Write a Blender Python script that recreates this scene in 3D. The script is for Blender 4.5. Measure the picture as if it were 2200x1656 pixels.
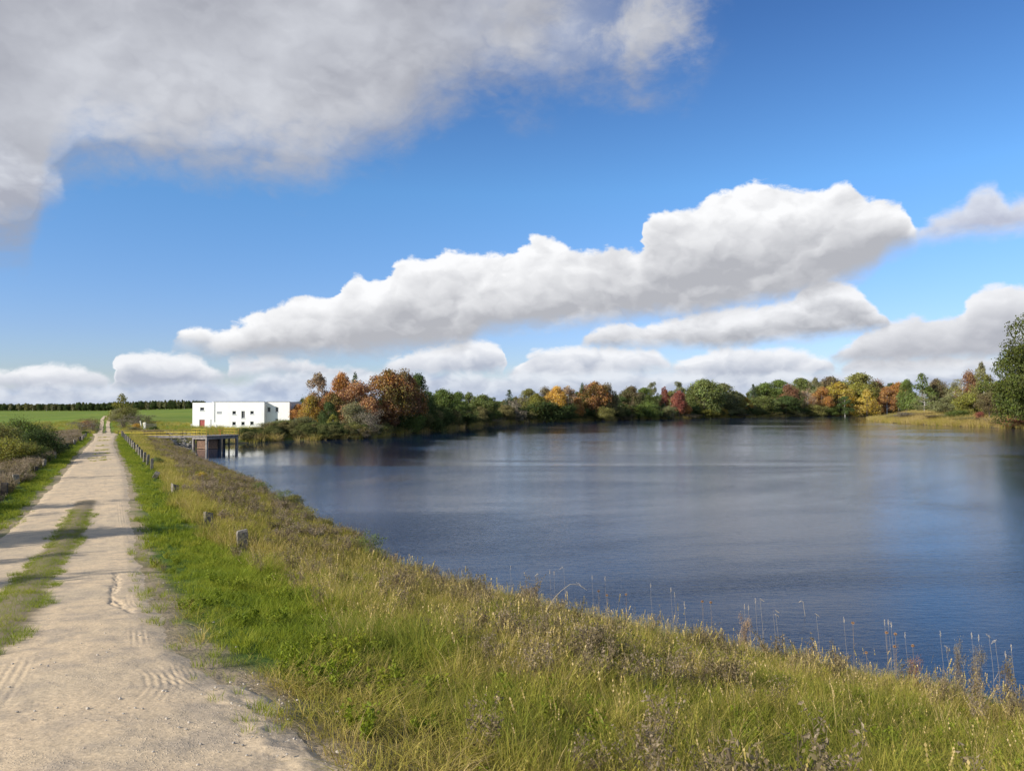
import bpy, bmesh, math, random
import numpy as np
from mathutils import Vector, Matrix, Euler

for o in list(bpy.data.objects):
    bpy.data.objects.remove(o, do_unlink=True)
scene = bpy.context.scene
COL = scene.collection
R = math.radians
random.seed(7)
RNG = np.random.default_rng(7)

# ------------------------------------------------------------------ camera
EYE = 6.5
F = 1630.0                      # focal length in photograph pixels (2200 wide)
PITCH = math.atan(40.0 / F)     # horizon 40 px under the middle of the photograph
cam_d = bpy.data.cameras.new('camera')
cam = bpy.data.objects.new('camera', cam_d)
COL.objects.link(cam)
cam.location = (0, 0, EYE)
cam.rotation_euler = (math.pi / 2 + PITCH, 0, 0)
cam_d.sensor_width = 36.0
cam_d.lens = 36.0 * F / 2200.0
cam_d.clip_start = 0.1
cam_d.clip_end = 12000
scene.camera = cam
scene.render.resolution_x = 1024
scene.render.resolution_y = 770
scene.render.engine = 'CYCLES'
scene.view_settings.view_transform = 'Standard'
scene.view_settings.look = 'None'
scene.view_settings.exposure = 0.42
scene.view_settings.gamma = 1.0
scene.view_settings.use_curve_mapping = False
scene.cycles.max_bounces = 6
scene.cycles.diffuse_bounces = 3
scene.cycles.glossy_bounces = 3
scene.cycles.transmission_bounces = 3
scene.cycles.transparent_max_bounces = 6

def ray(px, py):
    x = (px - 1100.0) / F
    z = (828.0 - py) / F
    c, s = math.cos(PITCH), math.sin(PITCH)
    return (x, c - z * s, s + z * c)

def azel(px, py):
    d = ray(px, py)
    return math.atan2(d[0], d[1]), math.atan2(d[2], math.hypot(d[0], d[1]))

# ------------------------------------------------------------------ sun
SUN_EL = R(25.0)
SUN_AZ = R(-122.0)              # where the sun stands, clockwise from +Y (left, a little behind the camera)
sd = bpy.data.lights.new('sun', 'SUN')
sd.energy = 5.0
sd.angle = R(0.5)
sd.color = (1.0, 0.93, 0.83)
sun = bpy.data.objects.new('sun', sd)
COL.objects.link(sun)
sdir = Vector((math.sin(SUN_AZ) * math.cos(SUN_EL), math.cos(SUN_AZ) * math.cos(SUN_EL), math.sin(SUN_EL)))
sun.rotation_euler = sdir.to_track_quat('Z', 'Y').to_euler()
sun.location = (-60, -40, 60)

# ------------------------------------------------------------------ node helpers
class NT:
    def __init__(s, tree):
        s.t = tree; s.n = tree.nodes; s.l = tree.links
    def node(s, typ, **kw):
        n = s.n.new(typ)
        for k, v in kw.items(): setattr(n, k, v)
        return n
    def put(s, sock, v):
        if v is None: return
        if isinstance(v, bpy.types.NodeSocket): s.l.new(v, sock)
        else:
            if isinstance(v, (tuple, list)) and len(v) == 3 and sock.type == 'RGBA': v = (*v, 1)
            sock.default_value = v
    def m(s, op, a, b=None, c=None, clamp=False):
        n = s.node('ShaderNodeMath', operation=op, use_clamp=clamp)
        for i, v in enumerate((a, b, c)):
            if v is not None: s.put(n.inputs[i], v)
        return n.outputs[0]
    def v(s, op, a, b=None):
        n = s.node('ShaderNodeVectorMath', operation=op)
        s.put(n.inputs[0], a)
        if b is not None:
            if op == 'SCALE': s.put(n.inputs[3], b)
            else: s.put(n.inputs[1], b)
        return n.outputs['Value'] if op in ('LENGTH', 'DISTANCE', 'DOT_PRODUCT') else n.outputs['Vector']
    def mix(s, f, a, b, blend='MIX'):
        n = s.node('ShaderNodeMix', data_type='RGBA', blend_type=blend)
        n.clamp_factor = True
        s.put(n.inputs[0], f); s.put(n.inputs[6], a); s.put(n.inputs[7], b)
        return n.outputs[2]
    def fmix(s, f, a, b):
        n = s.node('ShaderNodeMix', data_type='FLOAT')
        s.put(n.inputs[0], f); s.put(n.inputs[2], a); s.put(n.inputs[3], b)
        return n.outputs[0]
    def ss(s, x, lo, hi, a=0.0, b=1.0):
        n = s.node('ShaderNodeMapRange', interpolation_type='SMOOTHSTEP')
        s.put(n.inputs[0], x); s.put(n.inputs[1], lo); s.put(n.inputs[2], hi); s.put(n.inputs[3], a); s.put(n.inputs[4], b)
        return n.outputs[0]
    def noise(s, vec, scale, detail=4, rough=0.5, dist=0.0, out='Fac', dim='3D'):
        n = s.node('ShaderNodeTexNoise', noise_dimensions=dim)
        if vec is not None: s.put(n.inputs['Vector'], vec)
        s.put(n.inputs['Scale'], scale); s.put(n.inputs['Detail'], detail)
        s.put(n.inputs['Roughness'], rough); s.put(n.inputs['Distortion'], dist)
        return n.outputs[out]
    def ramp(s, f, stops):
        n = s.node('ShaderNodeValToRGB')
        e = n.color_ramp.elements
        while len(e) < len(stops): e.new(0.5)
        for i, (p, c) in enumerate(stops):
            e[i].position = p; e[i].color = (*c, 1) if len(c) == 3 else c
        s.put(n.inputs[0], f)
        return n.outputs[0]

# ------------------------------------------------------------------ world: sky with clouds
world = bpy.data.worlds.new('World')
scene.world = world
world.use_nodes = True
wt = NT(world.node_tree)
wt.n.clear()
sky = wt.node('ShaderNodeTexSky', sky_type='NISHITA')
sky.sun_disc = False
sky.sun_elevation = SUN_EL
sky.sun_rotation = SUN_AZ
sky.altitude = 100
sky.air_density = 1.0
sky.dust_density = 0.3
sky.ozone_density = 2.2
BG = 0.10
tc = wt.node('ShaderNodeTexCoord')
DIR = wt.v('NORMALIZE', tc.outputs['Generated'])
sep = wt.node('ShaderNodeSeparateXYZ'); wt.l.new(DIR, sep.inputs[0])
AZ = wt.m('ARCTAN2', sep.outputs[0], sep.outputs[1])
EL = wt.m('ARCSINE', sep.outputs[2])
# domain warp, horizontally stretched like layered cumulus
cmb = wt.node('ShaderNodeCombineXYZ')
wt.put(cmb.inputs[0], AZ); wt.put(cmb.inputs[1], wt.m('MULTIPLY', EL, 1.5)); wt.put(cmb.inputs[2], 3.7)
P = cmb.outputs[0]
warp = wt.v('SCALE', wt.v('SUBTRACT', wt.noise(P, 9.0, 3, 0.5, out='Color'), (0.5, 0.5, 0.5)), 0.05)
PW = wt.v('ADD', P, warp)
nBig0 = wt.m('SUBTRACT', wt.noise(PW, 14.0, 9, 0.55), 0.5)
def lobes(vec, scale, det=1.0):
    return wt.m('ABSOLUTE', wt.m('MULTIPLY_ADD', wt.noise(vec, scale, det, 0.4), 2.0, -1.0))
nFine = wt.m('SUBTRACT', wt.noise(PW, 52.0, 7, 0.62), 0.5)
PV = wt.v('ADD', PW, wt.v('SCALE', wt.v('SUBTRACT', wt.noise(P, 40.0, 3, 0.5, out='Color'), (0.5, 0.5, 0.5)), 0.03))
OFF = (-0.010, 0.020, 0.0)
def puff(vec):
    a = wt.m('MULTIPLY', lobes(vec, 9.0), 0.42)
    b = wt.m('MULTIPLY_ADD', lobes(vec, 24.0, 3.0), 0.26, a)
    return wt.m('MULTIPLY_ADD', wt.noise(vec, 10.0, 5, 0.48), 0.55, b)
nA = puff(PV); nB = puff(wt.v('ADD', PV, OFF))
nBig = wt.m('MULTIPLY_ADD', wt.m('ADD', nA, -0.36), 0.9, wt.m('MULTIPLY', nBig0, 0.5))
nL = wt.noise(P, 5.5, 3, 0.45)
nW = wt.noise(PW, 9.0, 8, 0.62)
billow = wt.m('SUBTRACT', nA, nB)            # > 0 on the sides that look to the sun
AZR, ELR = 0.78, 0.72
Ucoord = wt.m('MULTIPLY_ADD', AZ, 0.5 / AZR, 0.5)

def curve(pts, warp_amt=0.0):
    n = wt.node('ShaderNodeFloatCurve')
    c = n.mapping.curves[0]
    vals = []
    for px, py in pts:
        a, e = azel(px, py)
        vals.append((min(max(0.5 + 0.5 * a / AZR, 0.0), 1.0), min(max((e + 0.12) / ELR, 0.0), 1.0)))
    vals.sort()
    while len(c.points) < len(vals): c.points.new(0.5, 0.5)
    for p, v in zip(c.points, vals):
        p.location = v; p.handle_type = 'AUTO_CLAMPED'
    n.mapping.use_clip = True
    n.mapping.update()
    wt.put(n.inputs['Value'], wt.m('MULTIPLY_ADD', nBig, warp_amt, Ucoord) if warp_amt else Ucoord)
    return wt.m('MULTIPLY_ADD', n.outputs[0], ELR, -0.12)

def layer(base, top, bot, amp, fine, st, sb, lo, hi, dark=(0.40, 0.415, 0.47), bright=(0.93, 0.95, 1.0), hp=0.15, bk=3.0, dens=1.0, thick=None, rimw=0.35, body=0.62, wisp=None, big=0.0):
    T = curve(top, 0.03); B = curve(bot, 0.03)
    n = wt.m('MULTIPLY_ADD', nFine, fine, wt.m('MULTIPLY', nBig, amp))
    dt = wt.m('ADD', wt.m('SUBTRACT', T, EL), wt.m('ADD', n, 0.3 * min(st, 0.02)))
    db = wt.m('ADD', wt.m('SUBTRACT', EL, B), wt.m('MULTIPLY_ADD', n, 0.8, 0.5 * min(sb, 0.03)))
    al = wt.m('MULTIPLY', wt.ss(dt, 0.0, st), wt.ss(db, -sb * 0.3, sb))
    gap = wt.ss(wt.m('SUBTRACT', T, B), 0.001, 0.012)
    al = wt.m('MULTIPLY', wt.m('MULTIPLY', al, gap), dens)
    h = wt.m('DIVIDE', wt.m('SUBTRACT', EL, B), wt.m('MAXIMUM', wt.m('SUBTRACT', T, B), 0.02))
    if wisp:
        a0, a1 = azel(wisp[0], 200)[0], azel(wisp[1], 200)[0]
        al = wt.m('MULTIPLY', al, wt.fmix(wt.ss(AZ, a0, a1), 1.0, wt.ss(nW, 0.38, 0.66)))
    if thick: h = wt.m('DIVIDE', wt.m('SUBTRACT', EL, B), thick)
    rim = wt.ss(dt, 0.0, 0.045, rimw, 0.0)
    f = wt.m('ADD', wt.m('MULTIPLY_ADD', billow, bk, wt.m('MULTIPLY_ADD', wt.m('SUBTRACT', nL, 0.5), big, hp) if big else hp), wt.m('ADD', wt.m('MULTIPLY', wt.ss(h, lo, hi), body), rim), clamp=True)
    col = wt.mix(f, dark, bright)
    colS = wt.v('SCALE', col, 1.0 / BG)
    return wt.mix(al, base, colS), al



tint = wt.ramp(wt.m('DIVIDE', EL, 0.52, clamp=True), [(0.0, (0.98, 1.06, 1.42)), (0.17, (0.93, 1.08, 1.55)), (0.52, (0.84, 1.30, 1.72)), (0.88, (0.57, 0.93, 1.40)), (1.0, (0.52, 0.85, 1.32))])
skycol = wt.mix(1.0, sky.outputs[0], tint, 'MULTIPLY')
skyv = wt.v('SCALE', skycol, 1.0)

c = skyv
# pale layer low over the horizon
c, _ = layer(c, [(-700, 800), (-200, 805), (0, 815), (120, 805), (250, 812), (400, 800), (500, 815), (600, 792), (760, 800), (900, 790), (1060, 810), (1200, 796), (1400, 790), (1600, 800), (1800, 792), (2000, 790), (2200, 785), (2900, 800)],
             [(-700, 960), (500, 950), (1100, 950), (1700, 950), (2900, 960)], 0.022, 0.012, 0.02, 0.01, 0.2, 1.3,
             dark=(0.44, 0.52, 0.69), bright=(0.68, 0.75, 0.87), dens=0.93, hp=0.1, bk=5.0)
# low row
c, _ = layer(c, [(-700, 790), (-100, 788), (0, 793), (60, 785), (130, 786), (215, 800), (238, 822), (246, 765), (290, 752), (360, 757), (425, 765), (474, 795), (490, 768), (560, 764), (640, 768), (700, 782), (800, 790), (850, 768), (900, 747), (970, 736), (1040, 731), (1078, 745), (1092, 790), (1100, 792), (1150, 757), (1230, 750), (1300, 745), (1400, 750), (1432, 768), (1445, 780), (1500, 760), (1600, 748), (1700, 752), (1780, 770), (1800, 790), (1830, 765), (1950, 770), (2200, 772), (2900, 790)],
             [(-700, 835), (0, 832), (240, 830), (470, 815), (560, 800), (700, 806), (850, 805), (1000, 796), (1085, 792), (1110, 808), (1300, 802), (1430, 792), (1500, 812), (1700, 806), (1790, 798), (1900, 800), (2900, 810)],
             0.030, 0.018, 0.010, 0.014, 0.05, 0.95, dark=(0.46, 0.50, 0.60), bright=(0.92, 0.93, 0.96), hp=0.12, dens=0.97, bk=2.0)
# small white heaps close over the trees
c, _ = layer(c, [(-700, 842), (0, 838), (150, 826), (260, 836), (400, 822), (520, 838), (560, 802), (640, 798), (700, 812), (780, 796), (850, 800), (930, 806), (1000, 800), (1090, 812), (1150, 798), (1240, 804), (1330, 796), (1420, 806), (1500, 800), (1600, 806), (1700, 798), (1800, 804), (1880, 792), (1980, 796), (2100, 790), (2300, 796), (2900, 820)],
             [(-700, 862), (0, 860), (260, 856), (500, 855), (560, 832), (900, 836), (1300, 834), (1700, 836), (2100, 830), (2900, 840)],
             0.030, 0.020, 0.012, 0.02, 0.0, 1.1, dark=(0.45, 0.50, 0.62), bright=(0.80, 0.84, 0.90), hp=0.1, bk=3.0, dens=0.85)
# right cluster
c, _ = layer(c, [(1770, 762), (1800, 745), (1850, 705), (1900, 690), (1950, 677), (2010, 680), (2060, 667), (2090, 632), (2150, 612), (2220, 612), (2400, 600), (2700, 620), (2900, 700)],
             [(1770, 764), (1810, 776), (1900, 780), (2050, 768), (2200, 756), (2400, 740), (2700, 730), (2900, 702)],
             0.030, 0.018, 0.010, 0.02, 0.1, 1.1, dark=(0.47, 0.485, 0.54), bright=(0.90, 0.91, 0.94), bk=1.3, hp=0.05, big=0.6)
# second band
c, _ = layer(c, [(1255, 728), (1280, 706), (1320, 694), (1380, 690), (1450, 688), (1520, 676), (1560, 660), (1640, 652), (1700, 637), (1750, 612), (1800, 606), (1850, 622), (1878, 650), (1905, 690), (1915, 702)],
             [(1255, 730), (1300, 741), (1450, 742), (1560, 739), (1700, 722), (1800, 714), (1880, 708), (1915, 704)],
             0.024, 0.018, 0.009, 0.016, 0.0, 1.0, dark=(0.44, 0.455, 0.50), bright=(0.92, 0.93, 0.96), bk=2.2)
# main cumulus
c, _ = layer(c, [(365, 728), (390, 700), (430, 700), (470, 707), (520, 695), (555, 672), (600, 652), (660, 634), (712, 640), (735, 600), (762, 583), (790, 600), (820, 604), (850, 570), (888, 553), (925, 562), (960, 540), (1040, 545), (1100, 548), (1128, 530), (1165, 507), (1205, 520), (1260, 542), (1330, 530), (1372, 536), (1384, 490), (1415, 462), (1450, 452), (1490, 448), (1530, 422), (1580, 408), (1640, 396), (1700, 402), (1780, 404), (1830, 394), (1856, 424), (1900, 430), (1938, 442), (1962, 478), (1990, 500), (2025, 498)],
             [(365, 730), (420, 745), (480, 754), (560, 762), (650, 757), (740, 753), (830, 746), (900, 742), (1000, 736), (1036, 705), (1100, 697), (1200, 691), (1300, 682), (1400, 674), (1500, 666), (1600, 652), (1700, 634), (1800, 604), (1870, 570), (1920, 532), (1980, 508), (2025, 500)],
             0.030, 0.022, 0.008, 0.026, 0.0, 0.80, dark=(0.47, 0.48, 0.52), bright=(0.98, 0.985, 1.0), bk=1.5, hp=0.0, big=0.8)
# thin wisp far right
c, _ = layer(c, [(1970, 498), (2020, 455), (2060, 440), (2085, 412), (2110, 396), (2150, 398), (2172, 430), (2200, 420), (2300, 400), (2500, 420), (2600, 470)],
             [(1970, 505), (2060, 498), (2130, 497), (2200, 482), (2300, 486), (2500, 490), (2600, 480)],
             0.018, 0.02, 0.02, 0.02, 0.0, 1.0, dark=(0.52, 0.54, 0.64), bright=(0.76, 0.79, 0.87), dens=0.95)
# great cloud over the upper left
c, _ = layer(c, [(-1500, -900), (0, -900), (1000, -700), (1300, -420), (1500, -200), (1565, -40), (1590, 20)],
             [(-700, 500), (-200, 560), (0, 545), (55, 538), (85, 480), (98, 420), (140, 375), (165, 350), (250, 345), (350, 352), (430, 362), (520, 352), (600, 365), (680, 372), (740, 345), (800, 315), (860, 300), (920, 240), (980, 212), (1060, 180), (1140, 205), (1200, 200), (1290, 175), (1350, 180), (1420, 190), (1500, 165), (1545, 90), (1575, 40), (1590, 22)],
             0.13, 0.055, 0.09, 0.085, 0.04, 0.09, dark=(0.365, 0.375, 0.425), bright=(0.76, 0.78, 0.83), bk=0.7, hp=-0.25, thick=None, dens=0.97, wisp=(850, 1620), big=1.6)
# brighter belly of that cloud, where the sun shines through it
c, _ = layer(c, [(120, 330), (250, 230), (330, 150), (450, 140), (560, 165), (700, 140), (820, 90), (950, 70), (1100, 70), (1300, 20), (1450, 10), (1540, 60)],
             [(120, 332), (250, 335), (400, 352), (560, 345), (680, 360), (760, 320), (850, 280), (950, 210), (1100, 170), (1300, 165), (1450, 165), (1540, 100)],
             0.08, 0.03, 0.11, 0.09, 0.05, 0.9, dark=(0.48, 0.495, 0.55), bright=(0.80, 0.82, 0.87), bk=0.8, hp=0.05, dens=0.8, wisp=(900, 1500), big=1.6)
# left lobe
c, _ = layer(c, [(-300, 250), (-40, 255), (0, 285), (40, 315), (90, 345), (130, 372), (148, 392)],
             [(-300, 560), (0, 450), (50, 430), (100, 415), (148, 394)],
             0.035, 0.02, 0.03, 0.03, 0.0, 1.0, dark=(0.42, 0.44, 0.52), bright=(0.68, 0.71, 0.78), bk=4.0, dens=0.75)
# scattered cumulus for the rest of the sky, outside the part in view
out = wt.ss(wt.m('ABSOLUTE', AZ), 0.70, 0.95)
pl = wt.node('ShaderNodeCombineXYZ')
zz = wt.m('MAXIMUM', wt.m('ADD', sep.outputs[2], 0.12), 0.05)
wt.put(pl.inputs[0], wt.m('DIVIDE', sep.outputs[0], zz)); wt.put(pl.inputs[1], wt.m('DIVIDE', sep.outputs[1], zz))
gn = wt.noise(pl.outputs[0], 0.55, 7, 0.52)
ga = wt.m('MULTIPLY', wt.m('MULTIPLY', wt.ss(gn, 0.50, 0.60), out), wt.ss(EL, -0.02, 0.03))
gc = wt.mix(wt.ss(gn, 0.52, 0.72), (0.88, 0.90, 0.94), (0.50, 0.52, 0.57))
c = wt.mix(ga, c, wt.v('SCALE', gc, 1.0 / BG))
bgn = wt.node('ShaderNodeBackground'); wt.put(bgn.inputs[0], c); bgn.inputs[1].default_value = BG * 0.75
wo = wt.node('ShaderNodeOutputWorld'); wt.l.new(bgn.outputs[0], wo.inputs[0])
try:
    world.cycles.sampling_method = 'MANUAL'; world.cycles.sample_map_resolution = 512
except Exception: pass

# ------------------------------------------------------------------ numeric helpers
def hash2(i, j, seed):
    n = (i.astype(np.int64) * 374761393 + j.astype(np.int64) * 668265263 + seed * 982451653) & 0x7fffffff
    n = (n ^ (n >> 13)) * 1274126177 & 0x7fffffff
    return ((n ^ (n >> 16)) & 0xffff) / 65535.0
def vnoise(x, y, seed=0):
    xi = np.floor(x); yi = np.floor(y); fx = x - xi; fy = y - yi
    fx = fx * fx * (3 - 2 * fx); fy = fy * fy * (3 - 2 * fy)
    a = hash2(xi, yi, seed); b = hash2(xi + 1, yi, seed); c_ = hash2(xi, yi + 1, seed); d = hash2(xi + 1, yi + 1, seed)
    return (a * (1 - fx) + b * fx) * (1 - fy) + (c_ * (1 - fx) + d * fx) * fy
def fbm(x, y, sc, oct=4, seed=0):
    x = np.asarray(x, float) / sc; y = np.asarray(y, float) / sc
    r = 0; a = 0.5; t = 0
    for k in range(oct):
        r = r + a * vnoise(x, y, seed + k * 17); t += a; a *= 0.5; x = x * 2.03 + 5.1; y = y * 2.03 + 3.3
    return r / t - 0.5
def SS(x, a, b):
    t = np.clip((np.asarray(x, float) - a) / (b - a), 0, 1); return t * t * (3 - 2 * t)
def seg_dist(x, y, pts):
    """distance to an open polyline and the arc length of the closest point"""
    best = np.full(np.shape(x), 1e9); along = np.zeros(np.shape(x)); L = 0
    for (ax, ay), (bx, by) in zip(pts[:-1], pts[1:]):
        dx, dy = bx - ax, by - ay; l2 = dx * dx + dy * dy + 1e-12
        t = np.clip(((x - ax) * dx + (y - ay) * dy) / l2, 0, 1)
        d = np.hypot(x - ax - t * dx, y - ay - t * dy)
        mk = d < best
        best = np.where(mk, d, best); along = np.where(mk, L + t * math.sqrt(l2), along); L += math.sqrt(l2)
    return best, along
def inside(x, y, poly):
    r = np.zeros(np.shape(x), bool)
    n = len(poly)
    for i in range(n):
        x1, y1 = poly[i]; x2, y2 = poly[(i + 1) % n]
        if y1 == y2: continue
        cnd = ((y1 > y) != (y2 > y)) & (x < (x2 - x1) * (y - y1) / (y2 - y1) + x1)
        r ^= cnd
    return r
def plane_hit(px, py, z):
    d = ray(px, py); t = (z - EYE) / d[2]
    return (d[0] * t, d[1] * t)

# ------------------------------------------------------------------ the lake's outline, in metres
near_px = [(2200, 1500), (2100, 1468), (2000, 1450), (1900, 1436), (1800, 1417), (1700, 1393), (1600, 1373), (1500, 1353), (1400, 1331), (1300, 1311), (1200, 1286), (1100, 1263), (1000, 1244), (900, 1223), (830, 1187), (780, 1152), (700, 1120), (640, 1088), (600, 1068), (560, 1040), (520, 1022), (470, 1001), (425, 985)]
LAKE = [plane_hit(px, py, 0.42) for px, py in near_px]
far_px = [(405, 966), (398, 961), (420, 957), (470, 955), (520, 952), (600, 947), (700, 945), (800, 942), (835, 934), (900, 929), (960, 923), (1000, 917.5), (1040, 912.5), (1080, 909.5), (1160, 906.5), (1230, 905), (1300, 903.5), (1340, 902), (1400, 901), (1500, 898.5), (1600, 896.8), (1700, 895), (1800, 893), (1850, 892), (1905, 891), (1990, 890.8), (2060, 891)]
LAKE += [plane_hit(px, py, 0) for px, py in far_px]
LAKE += [(218, 395), (190, 352)]
LAKE += [plane_hit(px, py, 0) for px, py in [(1960, 899), (1890, 900), (1866, 902), (1880, 905.5), (1920, 908.5), (1980, 912), (2050, 915.5), (2120, 918), (2200, 921), (2320, 926)]]
LAKE += [(165, 150), (178, 110), (170, 60), (140, 25), (100, 5), (60, 2), (30, 6), (18, 12.5)]
def shore_sd(x, y):
    x = np.asarray(x, float); y = np.asarray(y, float)
    d, _ = seg_dist(x, y, LAKE + [LAKE[0]])
    ins = inside(x, y, LAKE)
    d = d + fbm(x, y, 2.5, 2, 5) * 0.5
    return np.where(ins, -np.abs(d), d)

# ------------------------------------------------------------------ terrain height
AXP = (-18.7, 33.0); AXU = (-0.465, 0.885); AXN = (0.885, 0.465)
def Hgt(x, y):
    x = np.asarray(x, float); y = np.asarray(y, float)
    s = shore_sd(x, y)
    r = np.hypot(x, y)
    q = (x - AXP[0]) * AXN[0] + (y - AXP[1]) * AXN[1]
    L = 2.0 + 2.3 * (1 - SS(r, 0, 30))
    drop = np.clip(-q - 4.3, 0, None)
    L = L - np.minimum(0.17 * drop, 1.6) * SS(r, 8, 26)
    # land beyond the dam
    yy = np.maximum(y, 1.0)
    a = np.clip(1100 + F * x / yy, -1500, 3500)
    yh = np.interp(a, [-1500, 0, 150, 240, 400, 640, 1000, 3500], [890, 887, 886, 884, 880.5, 872, 868, 868])
    zh = EYE - (yh - 868) * 600 / F
    D = np.clip(y, 0, 1300)
    far = 1.25 + (zh - 1.25) * np.clip((D - 170) / 430, 0, 1.6)
    w = SS(y, 108, 140)
    # the track climbs a low rise
    lx = (232 - 1100) / F * yy
    across = (x - lx)
    bump = 1.9 * np.exp(-(across / 26.0) ** 2) * SS(y, 116, 212) * (1 - SS(y, 240, 330))
    L = L * (1 - w) + far * w + bump
    L = L + fbm(x, y, 9, 3, 11) * 0.22 * SS(r, 3, 20) * SS(np.abs(q), 3.5, 7)
    sh = np.where(y < 130, 0.26, 0.20) * s
    k = 0.5
    h = np.clip(0.5 + 0.5 * (L - sh) / k, 0, 1)
    H = L * (1 - h) + sh * h - k * h * (1 - h)
    H = np.where(s < 0, np.maximum(0.3 * s - 0.02, -2.5), np.maximum(H, np.minimum(0.05 * s, 0.3)))
    return H
def hgt1(x, y): return float(Hgt(np.array([x]), np.array([y]))[0])
def hit(px, py):
    d = np.array(ray(px, py))
    ts = np.concatenate([np.arange(1.5, 60, 0.25), np.geomspace(60, 900, 260)])
    z = EYE + d[2] * ts; h = Hgt(d[0] * ts, d[1] * ts)
    idx = np.where(z < h)[0]
    if len(idx) == 0: return None
    i = idx[0]
    lo, hi = ts[max(i - 1, 0)], ts[i]
    for _ in range(9):
        mid = (lo + hi) / 2
        if EYE + d[2] * mid < hgt1(d[0] * mid, d[1] * mid): hi = mid
        else: lo = mid
    return (d[0] * hi, d[1] * hi, hgt1(d[0] * hi, d[1] * hi))
def zat(px, py, D):
    d = ray(px, py); t = D / d[1]
    return (d[0] * t, D, EYE + d[2] * t)

# ------------------------------------------------------------------ materials
def new_mat(name):
    m = bpy.data.materials.new(name); m.use_nodes = True
    nt = NT(m.node_tree); nt.n.clear()
    out = nt.node('ShaderNodeOutputMaterial')
    return m, nt, out
def principled(nt, out, col, rough=0.8, bump=None, bs=0.3, bd=0.02, spec=0.3, metallic=0.0):
    p = nt.node('ShaderNodeBsdfPrincipled')
    nt.put(p.inputs['Base Color'], col); nt.put(p.inputs['Roughness'], rough)
    p.inputs['Specular IOR Level'].default_value = spec; p.inputs['Metallic'].default_value = metallic
    if bump is not None:
        b = nt.node('ShaderNodeBump'); nt.put(b.inputs['Height'], bump)
        b.inputs['Strength'].default_value = bs; b.inputs['Distance'].default_value = bd
        nt.l.new(b.outputs[0], p.inputs['Normal'])
    nt.l.new(p.outputs[0], out.inputs[0]); return p
def simple_mat(name, col, rough=0.8, var=0.25, scale=6.0, bump=0.3, bd=0.01, metallic=0.0):
    m, nt, out = new_mat(name)
    g = nt.node('ShaderNodeNewGeometry')
    n1 = nt.noise(g.outputs['Position'], scale, 6, 0.6)
    f = nt.ss(n1, 0.3, 0.7, 1 - var, 1 + var)
    c_ = nt.v('SCALE', nt.mix(0.0, col, col), f)
    principled(nt, out, c_, rough, n1, bump, bd, 0.3, metallic)
    return m
def attr(nt, name, typ='GEOMETRY'):
    n = nt.node('ShaderNodeAttribute', attribute_type=typ, attribute_name=name); return n

# leaf material: the object's own colour, mottled; object colour alpha < 1 lets green patches in
def leaf_mat(name, trans=0.3, patch=0.9):
    m, nt, out = new_mat(name)
    oi = nt.node('ShaderNodeObjectInfo')
    g = nt.node('ShaderNodeNewGeometry')
    tcx = nt.node('ShaderNodeTexCoord')
    n1 = nt.noise(nt.v('ADD', tcx.outputs['Object'], nt.v('SCALE', (17.0, 9.0, 5.0), oi.outputs['Random'])), 3.2 * patch, 3, 0.6)
    rnd = g.outputs['Random Per Island']
    green = (0.045, 0.072, 0.018)
    mk = nt.m('MULTIPLY', nt.ss(n1, 0.42, 0.58), nt.m('SUBTRACT', 1.0, oi.outputs['Alpha']))
    base = nt.mix(mk, oi.outputs['Color'], green)
    hs = nt.node('ShaderNodeHueSaturation')
    nt.put(hs.inputs['Hue'], nt.m('ADD', nt.m('MULTIPLY_ADD', rnd, 0.04, 0.46), nt.m('MULTIPLY', n1, 0.045)))
    nt.put(hs.inputs['Saturation'], nt.m('MULTIPLY_ADD', nt.m('FRACT', nt.m('MULTIPLY', rnd, 5.7)), 0.35, 0.72))
    nt.put(hs.inputs['Value'], nt.m('MULTIPLY', nt.m('MULTIPLY_ADD', rnd, 0.9, 0.7), nt.ss(n1, 0.3, 0.72, 0.7, 1.4)))
    nt.put(hs.inputs['Color'], base)
    d = nt.node('ShaderNodeBsdfDiffuse'); t = nt.node('ShaderNodeBsdfTranslucent')
    nt.l.new(hs.outputs[0], d.inputs[0]); nt.l.new(hs.outputs[0], t.inputs[0])
    mx = nt.node('ShaderNodeMixShader'); mx.inputs[0].default_value = trans
    nt.l.new(d.outputs[0], mx.inputs[1]); nt.l.new(t.outputs[0], mx.inputs[2])
    nt.l.new(mx.outputs[0], out.inputs[0]); return m
M_leaf = leaf_mat('leaf')
M_bark = simple_mat('bark', (0.13, 0.105, 0.08), 0.9, 0.35, 3.0)
M_birch = simple_mat('pale_bark', (0.42, 0.40, 0.36), 0.85, 0.4, 2.0)
M_twig = simple_mat('twig', (0.16, 0.13, 0.105), 0.9, 0.3, 5.0)

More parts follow.
